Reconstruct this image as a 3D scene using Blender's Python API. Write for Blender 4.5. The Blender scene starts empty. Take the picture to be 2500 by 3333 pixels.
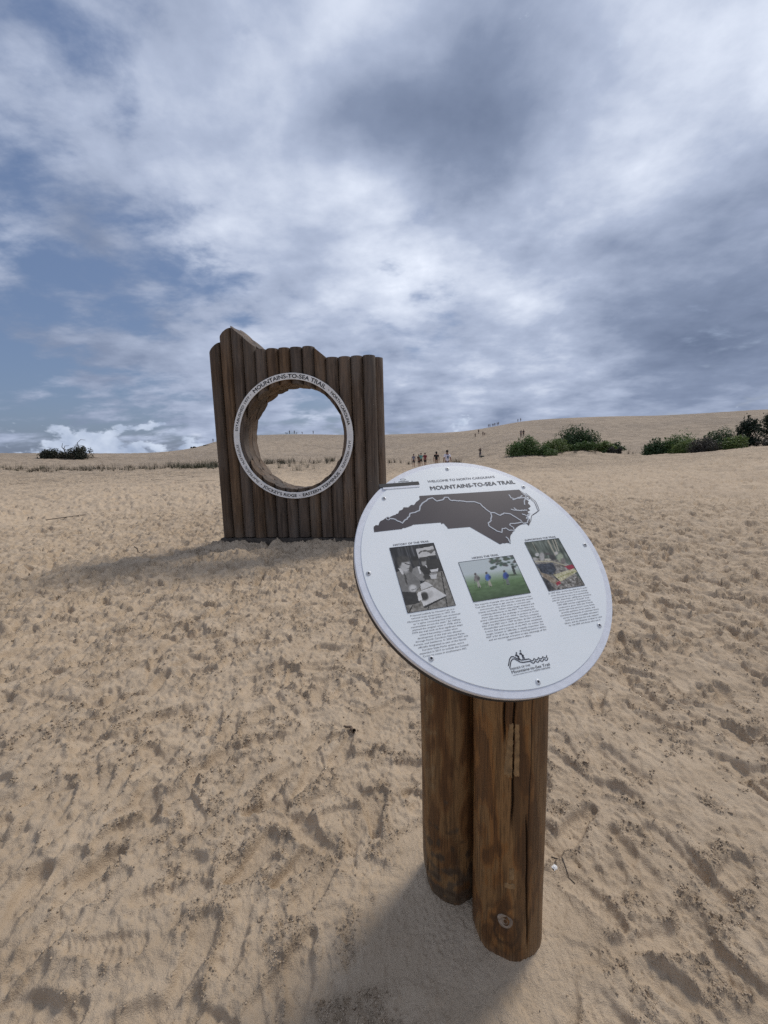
import bpy, bmesh, math, random
import numpy as np
from mathutils import Vector, Matrix
from mathutils.geometry import tessellate_polygon

scene = bpy.context.scene
col = scene.collection
random.seed(7)
RNG = np.random.default_rng(7)

# ------------------------------------------------------------------ camera
F_PX, CX, CY = 1340.0, 1250.0, 1666.5           # focal length and centre in photo pixels
CAM_H = 1.52
_dn = np.array([275.0, 10130.0, F_PX]); _dn /= np.linalg.norm(_dn)      # vertical vanishing point of the posts
_up = -_dn
_fw = np.array([0, 0, 1.0]) - _up * _up[2]; _fw /= np.linalg.norm(_fw)
_rt = np.cross(_fw, _up)
RW = np.stack([_rt, _fw, _up])
CAM = np.array([0, 0, CAM_H])
cam_d = bpy.data.cameras.new('camera'); cam = bpy.data.objects.new('camera', cam_d); col.objects.link(cam)
cam_d.sensor_fit = 'VERTICAL'; cam_d.sensor_height = 36.0; cam_d.lens = F_PX / 3333.0 * 36.0
cam_d.clip_start = 0.02; cam_d.clip_end = 8000
_cx, _cy, _cz = RW @ np.array([1, 0, 0]), RW @ np.array([0, -1, 0]), RW @ np.array([0, 0, -1])
cam.matrix_world = Matrix(((_cx[0], _cy[0], _cz[0], 0), (_cx[1], _cy[1], _cz[1], 0), (_cx[2], _cy[2], _cz[2], CAM_H), (0, 0, 0, 1)))
scene.camera = cam

def ray(u, v):
    return RW @ np.array([(u - CX) / F_PX, (v - CY) / F_PX, 1.0])
def at_depth(u, v, Y):
    r = ray(u, v); return CAM + r * (Y / r[1])
def on_ground(u, v, z=0.0):
    r = ray(u, v); return CAM + r * ((z - CAM_H) / r[2])

# ------------------------------------------------------------------ light
SUN_AZ, SUN_EL = math.radians(49.5), math.radians(51)
sun_dir = Vector((math.sin(SUN_AZ) * math.cos(SUN_EL), math.cos(SUN_AZ) * math.cos(SUN_EL), math.sin(SUN_EL)))
sl = bpy.data.lights.new('sun', 'SUN'); sl.energy = 1.3; sl.angle = math.radians(15); sl.color = (1.0, 0.945, 0.87)
so = bpy.data.objects.new('sun', sl); col.objects.link(so); so.rotation_euler = sun_dir.to_track_quat('Z', 'Y').to_euler()

class NT:
    """small helper to write node graphs"""
    def __init__(s, tree): s.t = tree; s.n = tree.nodes; s.l = tree.links
    def new(s, typ, **kw):
        n = s.n.new(typ)
        for k, v in kw.items(): setattr(n, k, v)
        return n
    def put(s, sock, v):
        if hasattr(v, 'is_linked') or hasattr(v, 'links'): s.l.new(v, sock)
        else: sock.default_value = v
    def m(s, op, a, b=0.0, c=0.0, clamp=False):
        n = s.new('ShaderNodeMath', operation=op, use_clamp=clamp)
        for i, x in enumerate((a, b, c)): s.put(n.inputs[i], x)
        return n.outputs[0]
    def vm(s, op, a, b=(0, 0, 0)):
        n = s.new('ShaderNodeVectorMath', operation=op)
        s.put(n.inputs[0], a); s.put(n.inputs[1], b)
        return n.outputs['Value'] if op in ('DOT_PRODUCT', 'LENGTH') else n.outputs[0]
    def scale(s, a, f):
        n = s.new('ShaderNodeVectorMath', operation='SCALE'); s.put(n.inputs[0], a); s.put(n.inputs[3], f); return n.outputs[0]
    def noise(s, vec, scale, detail=4, rough=0.5, dist=0.0, color=False):
        n = s.new('ShaderNodeTexNoise'); s.put(n.inputs['Vector'], vec)
        n.inputs['Scale'].default_value = scale; n.inputs['Detail'].default_value = detail
        n.inputs['Roughness'].default_value = rough; n.inputs['Distortion'].default_value = dist
        return n.outputs['Color' if color else 'Fac']
    def ss(s, x, a, b, lo=0.0, hi=1.0):
        n = s.new('ShaderNodeMapRange', interpolation_type='SMOOTHSTEP')
        s.put(n.inputs[0], x); n.inputs[1].default_value = a; n.inputs[2].default_value = b
        s.put(n.inputs[3], lo); s.put(n.inputs[4], hi); return n.outputs[0]
    def mix(s, f, a, b):
        n = s.new('ShaderNodeMix', data_type='RGBA'); s.put(n.inputs[0], f)
        for i, x in ((6, a), (7, b)):
            if isinstance(x, tuple): n.inputs[i].default_value = (*x[:3], 1)
            else: s.l.new(x, n.inputs[i])
        return n.outputs[2]
    def ramp(s, f, stops):
        n = s.new('ShaderNodeValToRGB'); s.put(n.inputs[0], f); e = n.color_ramp.elements
        while len(e) < len(stops): e.new(0.5)
        for el, (p, c) in zip(e, stops): el.position = p; el.color = (*c, 1)
        return n.outputs[0]

def build_world():
    w = bpy.data.worlds.new('World'); scene.world = w; w.use_nodes = True
    T = NT(w.node_tree); w.node_tree.nodes.clear()
    out = T.new('ShaderNodeOutputWorld'); bg = T.new('ShaderNodeBackground')
    sky = T.new('ShaderNodeTexSky', sky_type='NISHITA')
    sky.sun_disc = False; sky.sun_elevation = SUN_EL; sky.sun_rotation = SUN_AZ
    sky.air_density = 1.0; sky.dust_density = 2.2; sky.ozone_density = 1.5
    d = T.new('ShaderNodeTexCoord').outputs['Generated']
    d = T.vm('NORMALIZE', d)
    sep = T.new('ShaderNodeSeparateXYZ'); T.l.new(d, sep.inputs[0])
    z = T.m('MAXIMUM', sep.outputs[2], 0.0)
    iz = T.m('DIVIDE', 1.0, T.m('ADD', z, 0.26))
    q = T.scale(d, iz)                                   # the cloud deck seen in perspective
    # directions wobbled by noise so that no cloud has a round outline
    wob = T.vm('SUBTRACT', T.noise(q, 1.7, 5, 0.55, color=True), (0.5, 0.5, 0.5))
    dw = T.vm('NORMALIZE', T.vm('ADD', d, T.scale(wob, 0.34)))
    def blob(u, v, rad):
        c = ray(u, v); c = c / np.linalg.norm(c)
        a = T.m('ARCCOSINE', T.m('MINIMUM', T.vm('DOT_PRODUCT', dw, tuple(c)), 1.0))
        return T.ss(a, 0.0, math.radians(rad), 1.0, 0.0)
    def total(lst):
        acc = None
        for u, v, r, k in lst:
            t = T.m('MULTIPLY', blob(u, v, r), k)
            acc = t if acc is None else T.m('ADD', acc, t)
        return acc
    n_big = T.noise(q, 1.35, 7, 0.52, 0.25)
    n_mid = T.noise(q, 3.0, 10, 0.55, 0.1)
    n_str = T.noise(T.vm('MULTIPLY', q, (1.0, 1.35, 1.0)), 4.4, 11, 0.58, 0.12)
    # how much of the deck covers the blue
    holes = total(SKY_HOLES)
    cov = T.m('ADD', T.m('ADD', T.m('MULTIPLY', T.m('SUBTRACT', n_big, 0.5), 1.5), T.m('MULTIPLY', T.m('SUBTRACT', n_str, 0.5), 1.5)), 0.86)
    cov = T.ss(T.m('SUBTRACT', cov, holes), 0.22, 0.70)
    # how bright the deck is
    br = T.m('ADD', T.m('MULTIPLY', T.m('SUBTRACT', n_mid, 0.5), 0.85), T.m('MULTIPLY', T.m('SUBTRACT', n_big, 0.5), 0.55))
    br = T.m('ADD', T.m('ADD', br, T.m('MULTIPLY', T.m('SUBTRACT', n_str, 0.5), 0.36)), 0.48)
    br = T.m('ADD', br, total(SKY_TONE))
    # thin cloud round the sun glows
    sunang = T.m('ARCCOSINE', T.m('MINIMUM', T.vm('DOT_PRODUCT', d, tuple(sun_dir)), 1.0))
    br = T.m('ADD', br, T.m('MULTIPLY', T.ss(sunang, 0.0, 0.9, 1.0, 0.0), 0.16))
    cloud = T.ramp(br, [(0.0, SKY_COL[0]), (0.30, SKY_COL[1]), (0.58, SKY_COL[2]), (0.85, SKY_COL[3]), (1.0, SKY_COL[4])])
    cl10 = T.scale(cloud, 10.0)
    blue = T.mix(0.72, sky.outputs[0], tuple(10 * c for c in SKY_BLUE))
    base = T.mix(cov, blue, cl10)
    # fair-weather cumulus standing low over the horizon
    nc = T.noise(T.vm('MULTIPLY', d, (1, 1, 1.7)), 13, 8, 0.56, 0.1)
    band = T.m('MULTIPLY', T.ss(sep.outputs[2], 0.02, 0.135, 1.0, 0.0), total(SKY_CUMULUS), clamp=True)
    cum = T.ss(T.m('ADD', nc, T.m('MULTIPLY', band, 0.36)), 0.70, 0.78)
    ccol = T.ramp(T.noise(d, 22, 5, 0.5), [(0.3, (0.24, 0.29, 0.39)), (0.7, (0.46, 0.51, 0.60))])
    base = T.mix(T.m('MULTIPLY', cum, 0.9), base, T.scale(ccol, 10.0))
    T.l.new(base, bg.inputs[0]); bg.inputs[1].default_value = 0.1
    T.l.new(bg.outputs[0], out.inputs[0])

# places in the sky (photo pixels), angular radius in degrees, weight
SKY_HOLES = [(40, 1130, 24, .66), (420, 1290, 15, .36), (640, 800, 11, .62), (1260, 760, 9, .45), (860, 930, 8, .42),
             (980, 1330, 9, .75), (60, 330, 15, .34), (420, 120, 9, .2), (900, 130, 7, .2), (1500, 820, 6, .25), (450, 1215, 7, -.55), (260, 1090, 8, -.30), (310, 1340, 4, -.5), (1000, 1385, 4, -.4)]
SKY_TONE = [(1560, 380, 18, -.30), (1330, 520, 15, -.17), (1800, 480, 12, -.12), (2440, 930, 20, -.26), (2250, 1230, 15, -.14), (150, 260, 14, -.08), (80, 1150, 18, -.16), (300, 960, 14, -.06),
            (2400, 40, 18, .14), (1300, 60, 12, .12), (850, 280, 14, .14), (380, 480, 13, .08), (1430, 850, 19, .23), (1150, 1000, 15, .16),
            (1700, 1080, 12, .12), (500, 620, 14, .04), (1900, 700, 12, .07)]
SKY_CUMULUS = [(450, 1430, 13, 1.0), (60, 1380, 13, .9), (960, 1400, 10, .8), (1500, 1330, 10, .4), (1990, 1320, 6, .4)]
SKY_COL = [(.092, .119, .184), (.150, .184, .264), (.275, .316, .412), (.490, .528, .608), (.70, .722, .77)]
SKY_BLUE = (.068, .102, .188)
build_world()
scene.view_settings.view_transform = 'Standard'; scene.view_settings.look = 'None'
scene.view_settings.exposure = 0.68; scene.view_settings.gamma = 1.0
scene.view_settings.use_curve_mapping = False
try:
    scene.cycles.use_denoising = False
    scene.cycles.max_bounces = 6
except Exception: pass

# ------------------------------------------------------------------ helpers
def lin(c):
    c = np.asarray(c, float) / 255.0
    return np.where(c <= 0.04045, c / 12.92, ((c + 0.055) / 1.055) ** 2.4)
def rgb(*c): return tuple(float(x) for x in lin(c))

def material(name, build):
    m = bpy.data.materials.new(name); m.use_nodes = True
    T = NT(m.node_tree); b = m.node_tree.nodes['Principled BSDF']
    build(T, b); return m
def plain(name, c, rough=0.6, metal=0.0, var=0.12, scale=30, bump=0.0, bscale=60):
    def f(T, b):
        co = T.new('ShaderNodeTexCoord').outputs['Object']
        n = T.noise(co, scale, 4, 0.55)
        T.l.new(T.mix(T.ss(n, .3, .7), tuple(x * (1 - var) for x in c), tuple(min(1, x * (1 + var)) for x in c)), b.inputs['Base Color'])
        b.inputs['Roughness'].default_value = rough; b.inputs['Metallic'].default_value = metal
        if bump:
            bp = T.new('ShaderNodeBump'); bp.inputs['Strength'].default_value = 1.0; bp.inputs['Distance'].default_value = bump
            T.l.new(T.noise(co, bscale, 5, 0.6), bp.inputs['Height']); T.l.new(bp.outputs[0], b.inputs['Normal'])
    return material(name, f)

def mesh_np(name, V, Fc, smooth=False):
    """V (n,3), Fc (m,k) index array -> mesh, fast"""
    me = bpy.data.meshes.new(name); V = np.asarray(V, np.float32); Fc = np.asarray(Fc, np.int32)
    k = Fc.shape[1]
    me.vertices.add(len(V)); me.vertices.foreach_set('co', V.ravel())
    me.loops.add(Fc.size); me.loops.foreach_set('vertex_index', Fc.ravel())
    me.polygons.add(len(Fc)); me.polygons.foreach_set('loop_start', np.arange(0, Fc.size, k, dtype=np.int32))
    if smooth: me.polygons.foreach_set('use_smooth', np.ones(len(Fc), bool))
    me.update(calc_edges=True); me.validate(); return me
def link(name, me, mat=None, parent=None):
    o = bpy.data.objects.new(name, me); col.objects.link(o)
    if mat is not None:
        if not me.materials: me.materials.append(mat)
    if parent is not None: o.parent = parent
    return o
def from_bm(name, bm, mat, parent=None, smooth_angle=None):
    me = bpy.data.meshes.new(name); bm.to_mesh(me); bm.free()
    if smooth_angle is not None:
        me.polygons.foreach_set('use_smooth', np.ones(len(me.polygons), bool)); me.set_sharp_from_angle(angle=math.radians(smooth_angle))
    return link(name, me, mat, parent)
def empty(name, loc=(0, 0, 0), rz=0.0):
    o = bpy.data.objects.new(name, None); col.objects.link(o); o.location = loc; o.rotation_euler = (0, 0, rz); o.empty_display_size = 0.1
    return o
def tag(o, label=None, category=None, group=None, kind=None):
    for k, v in (('label', label), ('category', category), ('group', group), ('kind', kind)):
        if v: o[k] = v
    return o
def tube(pts, rad, sides=6, closed=True):
    """tapered tube along a polyline -> V, F(quads)"""
    P = [Vector(p) for p in pts]; n = len(P); V = []; Fq = []
    ref = Vector((0.31, 0.17, 0.93))
    for i, p in enumerate(P):
        t = (P[min(i + 1, n - 1)] - P[max(i - 1, 0)]).normalized()
        a = t.cross(ref)
        if a.length < 1e-3: a = t.cross(Vector((1, 0, 0)))
        a.normalize(); b = t.cross(a); r = rad[i] if hasattr(rad, '__len__') else rad
        for k in range(sides):
            an = 2 * math.pi * k / sides; V.append(p + a * (r * math.cos(an)) + b * (r * math.sin(an)))
    for i in range(n - 1):
        for k in range(sides):
            k2 = (k + 1) % sides; Fq.append((i * sides + k, i * sides + k2, (i + 1) * sides + k2, (i + 1) * sides + k))
    return np.array([tuple(v) for v in V]), np.array(Fq)
def merge(parts):
    V = []; Fs = []; o = 0
    for v, f in parts: V.append(v); Fs.append(f + o); o += len(v)
    return np.concatenate(V), np.concatenate(Fs)

# ------------------------------------------------------------------ terrain
CTRL = []          # (x, y, z) seen in the photograph: pixel + distance from the size of people, grass and shrubs there
def cp(u, v, Y): CTRL.append(tuple(at_depth(u, v, Y)))
for u, v, Y in [(0, 1477, 120), (150, 1475, 120), (350, 1475, 120), (480, 1474, 125), (580, 1466, 140), (650, 1453, 165), (700, 1438, 190),
                (780, 1427, 215), (860, 1422, 230), (950, 1418, 235), (1050, 1417, 235), (1150, 1418, 235), (1260, 1416, 230), (1380, 1411, 225),
                (1520, 1406, 225), (1600, 1394, 230), (1700, 1376, 230), (1800, 1369, 225), (1900, 1364, 220), (2000, 1361, 215), (2100, 1360, 205),
                (2200, 1357, 195), (2300, 1350, 180), (2400, 1343, 165), (2500, 1333, 150),
                # lower faces of the dune
                (200, 1500, 80), (450, 1500, 85), (650, 1490, 95), (900, 1462, 130), (1050, 1460, 135), (1250, 1455, 140), (1400, 1450, 130), (1557, 1412, 155), (1547, 1424, 145),
                (1695, 1424, 92), (1565, 1487, 73), (1450, 1495, 85), (1300, 1497, 85),
                (1850, 1415, 120), (2000, 1425, 115), (2150, 1425, 105), (2350, 1410, 100), (2480, 1400, 90),
                # grass line, valley with walkers
                (100, 1533, 55), (350, 1530, 55), (600, 1522, 57), (960, 1531, 45), (1100, 1529, 46), (970, 1501, 75), (1120, 1500, 75),
                (1347, 1520, 54), (1386, 1518, 49), (1424, 1531, 37), (1452, 1541, 30), (1600, 1520, 45),
                # foot of the shrubs and the sand bank before them
                (1680, 1482, 60), (1780, 1480, 60), (1860, 1462, 63), (1950, 1470, 61), (2040, 1478, 60), (2120, 1482, 45), (2300, 1470, 40), (2400, 1461, 38), (2500, 1451, 35),
                (1750, 1530, 32), (2000, 1530, 26), (2300, 1530, 20)]:
    cp(u, v, Y)
# beyond each crest the sand falls away
for (x, y, z) in list(CTRL[:25]):
    CTRL.append((x * 1.6, y * 1.6, z * 0.62)); CTRL.append((x * 4, y * 4, -6.0))
for a in np.linspace(-1.1, 1.1, 8):
    for Y in (1.0, 2.2, 4.5): CTRL.append((a * Y, Y, 0.0))
for x, y, z in [(-4, 8, .07), (-1.5, 7.4, .09), (1.2, 7.5, .08), (4, 8, .08), (7.5, 8, .12), (-8, 8, .06), (-9, 14, .22), (-3, 14, .2), (3, 14, .13), (9, 14, .26), (15, 14, .42), (-15, 14, .24),
                (-10, 26, .42), (2, 22, .2), (8, 22, .28)]:
    CTRL.append((x, y, z))
CTRL = np.array(CTRL)
def tp_coord(x, y):
    th = np.clip(np.arctan2(x, y), -0.86, 0.86); d = np.hypot(x, y)
    return np.stack([2.6 * th, np.log(np.maximum(d, 0.8))], -1)
def tps_kernel(r2): return 0.5 * r2 * np.log(r2 + 1e-12)
_P = tp_coord(CTRL[:, 0], CTRL[:, 1]); _n = len(_P)
_K = tps_kernel(((_P[:, None] - _P[None]) ** 2).sum(-1)) + np.eye(_n) * 0.004
_A = np.zeros((_n + 3, _n + 3)); _A[:_n, :_n] = _K; _A[:_n, _n] = 1; _A[:_n, _n + 1:] = _P; _A[_n, :_n] = 1; _A[_n + 1:, :_n] = _P.T
_W = np.linalg.solve(_A, np.r_[CTRL[:, 2], 0, 0, 0])
def terrain(x, y):
    x = np.atleast_1d(np.asarray(x, float)); y = np.atleast_1d(np.asarray(y, float))
    q = tp_coord(x, y); out = np.zeros(len(q))
    for i in range(0, len(q), 40000):
        s = q[i:i + 40000]
        k = tps_kernel(((s[:, None] - _P[None]) ** 2).sum(-1))
        out[i:i + 40000] = k @ _W[:_n] + _W[_n] + s @ _W[_n + 1:]
    d = np.hypot(x, y); near = np.clip((d - 2.5) / 4.0, 0, 1)
    back = np.clip((np.abs(np.arctan2(x, y)) - 1.6) / 1.0, 0, 1); back = back * back * (3 - 2 * back)
    return out * near * near * (3 - 2 * near) * (1 - back)

# --- trampled sand close by: a height map in metres, stamped with footprints
HM_X0, HM_X1, HM_Y0, HM_Y1, HM_S = -9.5, 10.5, 0.3, 13.3, 0.006
_nx, _ny = int((HM_X1 - HM_X0) / HM_S), int((HM_Y1 - HM_Y0) / HM_S)
_fx = np.fft.rfftfreq(_nx, HM_S)[None, :]; _fy = np.fft.fftfreq(_ny, HM_S)[:, None]
def band(lo, hi, seed, ax=1.0, slope=-1.0):
    """noise with wavelengths between lo and hi metres, normalised"""
    g = np.random.default_rng(seed); f = np.hypot(_fx * ax, _fy)
    w = np.exp(-(np.maximum(0, f - 1 / lo) * lo * 1.3) ** 2) * (f > 1 / hi) * np.maximum(f, 1e-3) ** slope
    a = np.fft.irfft2(np.fft.rfft2(g.standard_normal((_ny, _nx)).astype(np.float32)) * w, s=(_ny, _nx))
    return (a / a.std()).astype(np.float32)
POST_R = 0.107
POSTS = [(0.2125, 1.3035), (0.363, 1.151)]
MON_PSI = math.radians(-7.5)
MON_O = np.array([-1.5, 7.0]); MON_EX = np.array([math.cos(MON_PSI), math.sin(MON_PSI)]); MON_EY = np.array([-math.sin(MON_PSI), math.cos(MON_PSI)])
def build_height():
    H = 0.009 * band(.25, 2.2, 1, slope=-1.5) + 0.0026 * band(.05, .4, 2, slope=-1.2)
    loose = np.clip(0.30 * band(.10, 1.4, 3, slope=-1.1) + 0.26 * band(.05, .4, 33, slope=-.9) + 0.02, 0, 1)
    yy = HM_Y0 + np.arange(_ny) * HM_S; xx = HM_X0 + np.arange(_nx) * HM_S
    g = np.random.default_rng(11)
    n = 6500
    px = g.uniform(HM_X0 + .3, HM_X1 - .3, n); py = HM_Y0 + .3 + (HM_Y1 - HM_Y0 - .6) * g.uniform(0, 1, n) ** 1.0
    w2 = int(0.24 / HM_S)
    # prints that can be picked out in the foreground, trodden last
    clear = [(2265, 2800, 100, .5), (2195, 2760, 112, .9), (2030, 2480, 118, .9), (130, 3080, 70, .5), (620, 3120, 80, .5), (1230, 2640, 85, .4), (820, 2790, 60, .5), (480, 2620, 130, .5), (2150, 2350, 150, .9), (340, 2330, 30, .5),
             (2380, 3130, 120, .9), (2200, 3220, 140, .4), (700, 2480, 60, .5), (1000, 2520, 75, .5), (300, 2850, 62, .5), (960, 3230, 95, .4), (1950, 2950, 125, .9), (2420, 2500, 110, .5)]
    for i in range(n + len(clear)):
        kind = g.uniform()
        an = g.normal(math.radians(55), 0.75) + (math.pi if g.uniform() < .5 else 0)
        if i >= n:
            u_, v_, deg, kind = clear[i - n]; p_ = on_ground(u_, v_); px = np.r_[px, p_[0]]; py = np.r_[py, p_[1]]; an = math.radians(deg)
        ci, cj = int((py[i] - HM_Y0) / HM_S), int((px[i] - HM_X0) / HM_S)
        i0, i1, j0, j1 = max(0, ci - w2), min(_ny, ci + w2), max(0, cj - w2), min(_nx, cj + w2)
        X, Y = np.meshgrid(xx[j0:j1] - px[i], yy[i0:i1] - py[i])
        s = X * math.cos(an) + Y * math.sin(an); t = -X * math.sin(an) + Y * math.cos(an)
        L = g.uniform(.115, .145); side = 1 if g.uniform() < .5 else -1
        t = t - side * 0.010 * np.cos(s / L * 1.6)
        sn = np.clip(s / L, -1, 1)
        wdt = 0.036 + 0.010 * np.sin((sn - .15) * 2.3) + 0.003 * np.cos(sn * 5)
        wdt = wdt * np.sqrt(np.clip(1.02 - np.abs(sn) ** 5, 0.02, 1))
        sd = np.maximum(np.abs(t) - wdt, (np.abs(s) - L))
        edge = 0.0016 + 0.003 * g.uniform()
        msk = 1 / (1 + np.exp(np.clip(sd / edge, -30, 30)))
        win = H[i0:i1, j0:j1]; lo = loose[i0:i1, j0:j1]
        base = float((win * msk).sum() / (msk.sum() + 1e-6))
        dep = (g.uniform(.007, .021) * (0.55 if kind < .3 else 1.0)) if i < n else .018
        floor = base - dep + s * g.normal(0, .05) + t * g.normal(0, .06) - 0.004 * np.cos(sn * 3)
        floor = floor + (0.35 if i < n else .15) * (win - base)
        if kind > .86:                                      # a lugged sole
            pat = np.sin((s + 0.5 * np.abs(t)) * 2 * math.pi / g.uniform(.020, .030)) * np.sin(t * 2 * math.pi / .034 + 1)
            floor = floor - 0.0024 * np.tanh(2.5 * pat)
        rimw = np.exp(-np.clip(sd, 0, 1) ** 2 / (2 * .018 ** 2)) * (1 - msk)
        ra = g.uniform(0, 2 * math.pi); lop = 0.55 + 0.45 * np.cos(np.arctan2(t, s) - ra)
        H[i0:i1, j0:j1] = win * (1 - msk) + floor * msk + rimw * lop * g.uniform(.002, .009)
        loose[i0:i1, j0:j1] = np.clip(lo * (1 - .85 * msk) + rimw * lop * .55, 0, 1)
    # a wind-cut crust that breaks off in low ledges
    led = band(.12, .9, 15, ax=.8, slope=-1.1); H += .0040 * np.tanh(led * 20) * np.clip(band(.5, 3, 16) + .6, 0, 1)
    led = band(.07, .5, 17, ax=.8, slope=-.9); H += .0030 * np.tanh((led - .5) * 20)
    H += .0011 * (np.abs(band(.014, .06, 18, slope=-.4)) - .8)
    # scuffs: drifted, streaky sand
    H += 0.0022 * band(.03, .25, 5, ax=1.0, slope=-.8) * (0.5 + loose)
    # clods and crumbs
    cl = np.clip(band(.016, .07, 6, slope=-.2) - .35, 0, 2.2); cl2 = np.clip(band(.03, .12, 8, slope=-.2) - .75, 0, 2)
    cr = np.exp(-(band(.05, .5, 9, slope=-1.0) / .055) ** 2) * (band(.3, 2., 10) > .55)     # cracks in the crust
    L2 = np.clip((loose - .12) * 1.7, 0, 1)
    H += cl * .0058 * L2 + cl2 * .0075 * L2 * L2 - cr * .010 * (1 - L2)
    d0 = np.hypot(*np.meshgrid(xx - .3, yy - 1.2)); deep = np.clip((d0 - 1.3) / 4.5, 0, 1); H *= 1.12 + 1.55 * deep        # looser, deeper sand away from the sign
    # fine soft sand blown round the posts, and heaped along the foot of the logs
    X, Y = np.meshgrid(xx, yy)
    soft = np.zeros_like(H)
    for (cx, cy) in POSTS + [(0.16, 1.12)]:
        soft = np.maximum(soft, np.exp(-(np.clip(np.hypot(X - cx, (Y - cy)) - .16, 0, 9) / .10) ** 2))
    H = H * (1 - .85 * soft) + soft * (.0014 * band(.012, .05, 12, slope=-.3) + .004)
    for (cx, cy) in POSTS:
        d = np.hypot(X - cx, Y - cy); H += .016 * np.exp(-((d - .09) / .05) ** 2) * (1 + .25 * np.sin(2 * np.arctan2(Y - cy, X - cx) + cx * 9))
    lx = (X - MON_O[0]) * MON_EX[0] + (Y - MON_O[1]) * MON_EX[1]; ly = (X - MON_O[0]) * MON_EY[0] + (Y - MON_O[1]) * MON_EY[1]
    inx = np.exp(-(np.clip(np.abs(lx) - 1.35, 0, 9) / .25) ** 2)
    heap = np.exp(-((ly + .06) / .26) ** 2) * inx
    lump = .05 + .035 * np.sin(lx * 2.3 + 1.0) + .02 * np.sin(lx * 5.1) + .085 * np.exp(-((lx + .38) / .07) ** 2) + .05 * np.exp(-((lx + 1.15) / .2) ** 2)
    H += heap * lump * .85
    loose *= (1 - soft)
    return H.astype(np.float32), np.clip(loose, 0, 1).astype(np.float32)
HMAP, LMAP = build_height()
def sample(M, x, y):
    fx = (x - HM_X0) / HM_S; fy = (y - HM_Y0) / HM_S
    ok = (fx > 1) & (fx < _nx - 3) & (fy > 1) & (fy < _ny - 3)
    fx = np.clip(fx, 1, _nx - 3); fy = np.clip(fy, 1, _ny - 3); i = fy.astype(int); j = fx.astype(int); a = fx - j; b = fy - i
    v = M[i, j] * (1 - a) * (1 - b) + M[i, j + 1] * a * (1 - b) + M[i + 1, j] * (1 - a) * b + M[i + 1, j + 1] * a * b
    ex = np.minimum.reduce([x - HM_X0, HM_X1 - x, y - HM_Y0, HM_Y1 - y]) / 0.8
    return np.where(ok, v, 0) * np.clip(ex, 0, 1)
def relief_far(x, y):
    """coarser trodden relief beyond the height map: the near map tiled and enlarged"""
    W, Hh = HM_X1 - HM_X0 - 2.2, HM_Y1 - HM_Y0 - 2.2
    k = 2.2
    tx = HM_X0 + 1.1 + np.abs((x / k + 31.7) % (2 * W) - W); ty = HM_Y0 + 1.1 + np.abs((y / k + 17.3) % (2 * Hh) - Hh)
    ex = np.minimum.reduce([x - HM_X0, HM_X1 - x, y - HM_Y0, HM_Y1 - y]) / 0.8
    d = np.hypot(x, y)
    return sample(HMAP, tx, ty) * k * .62 * (1 - np.clip(ex, 0, 1)) * np.clip((260 - d) / 160, 0, 1)
def ground_z(x, y):
    x = np.atleast_1d(np.asarray(x, float)); y = np.atleast_1d(np.asarray(y, float))
    return terrain(x, y) + sample(HMAP, x, y) + relief_far(x, y)
def gz(x, y): return float(ground_z([x], [y])[0])

def sand_shader(T, b):
    geo = T.new('ShaderNodeNewGeometry').outputs['Position']
    at = T.new('ShaderNodeAttribute', attribute_name='loose').outputs['Fac']
    big = T.noise(geo, .35, 5, .55); mid = T.noise(geo, 5, 6, .6); fine = T.noise(geo, 420, 3, .6)
    c = T.mix(T.ss(mid, .3, .72), (.480, .368, .252), (.585, .460, .325))
    c = T.mix(T.m('MULTIPLY', T.ss(big, .45, .75), .35), c, (.33, .255, .185))
    dist = T.vm('LENGTH', geo); fd = T.ss(dist, 18, 110)                     # the dune proper: greyer sand, mottling paints in debris, damp and footprint shade
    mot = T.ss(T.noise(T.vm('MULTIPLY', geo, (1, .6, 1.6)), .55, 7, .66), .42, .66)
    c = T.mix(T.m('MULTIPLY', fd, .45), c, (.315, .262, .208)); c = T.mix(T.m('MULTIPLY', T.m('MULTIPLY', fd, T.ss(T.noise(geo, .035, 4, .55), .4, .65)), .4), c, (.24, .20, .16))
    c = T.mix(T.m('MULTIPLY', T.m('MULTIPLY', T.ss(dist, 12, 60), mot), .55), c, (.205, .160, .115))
    c = T.mix(T.m('MULTIPLY', at, .28), c, (.28, .205, .135))                 # damp crumbs turned up from below
    c = T.mix(T.m('MULTIPLY', T.ss(fine, .35, .75), .18), c, (.22, .16, .105))
    T.l.new(c, b.inputs['Base Color']); b.inputs['Roughness'].default_value = .92; b.inputs['Specular IOR Level'].default_value = .15
    bp = T.new('ShaderNodeBump'); bp.inputs['Distance'].default_value = .0046; bp.inputs['Strength'].default_value = 1.0
    T.l.new(T.m('ADD', T.noise(geo, 260, 4, .65), T.m('MULTIPLY', T.noise(geo, 75, 4, .65), T.m('ADD', T.m('MULTIPLY', at, 2.2), 1.0))), bp.inputs['Height'])
    # footprints too far off to be modelled singly
    far = T.ss(T.vm('LENGTH', geo), 14, 45)
    b2 = T.new('ShaderNodeBump'); b2.inputs['Distance'].default_value = .5; T.put(b2.inputs['Strength'], T.m('MULTIPLY', far, 1.0))
    wv = T.vm('MULTIPLY', geo, (1, 1, .4))
    T.l.new(T.m('ADD', T.noise(wv, .9, 6, .68), T.m('MULTIPLY', T.noise(wv, .22, 5, .6), 1.6)), b2.inputs['Height'])
    T.l.new(bp.outputs[0], b2.inputs['Normal']); T.l.new(b2.outputs[0], b.inputs['Normal'])
M_SAND = material('sand', sand_shader)

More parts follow.
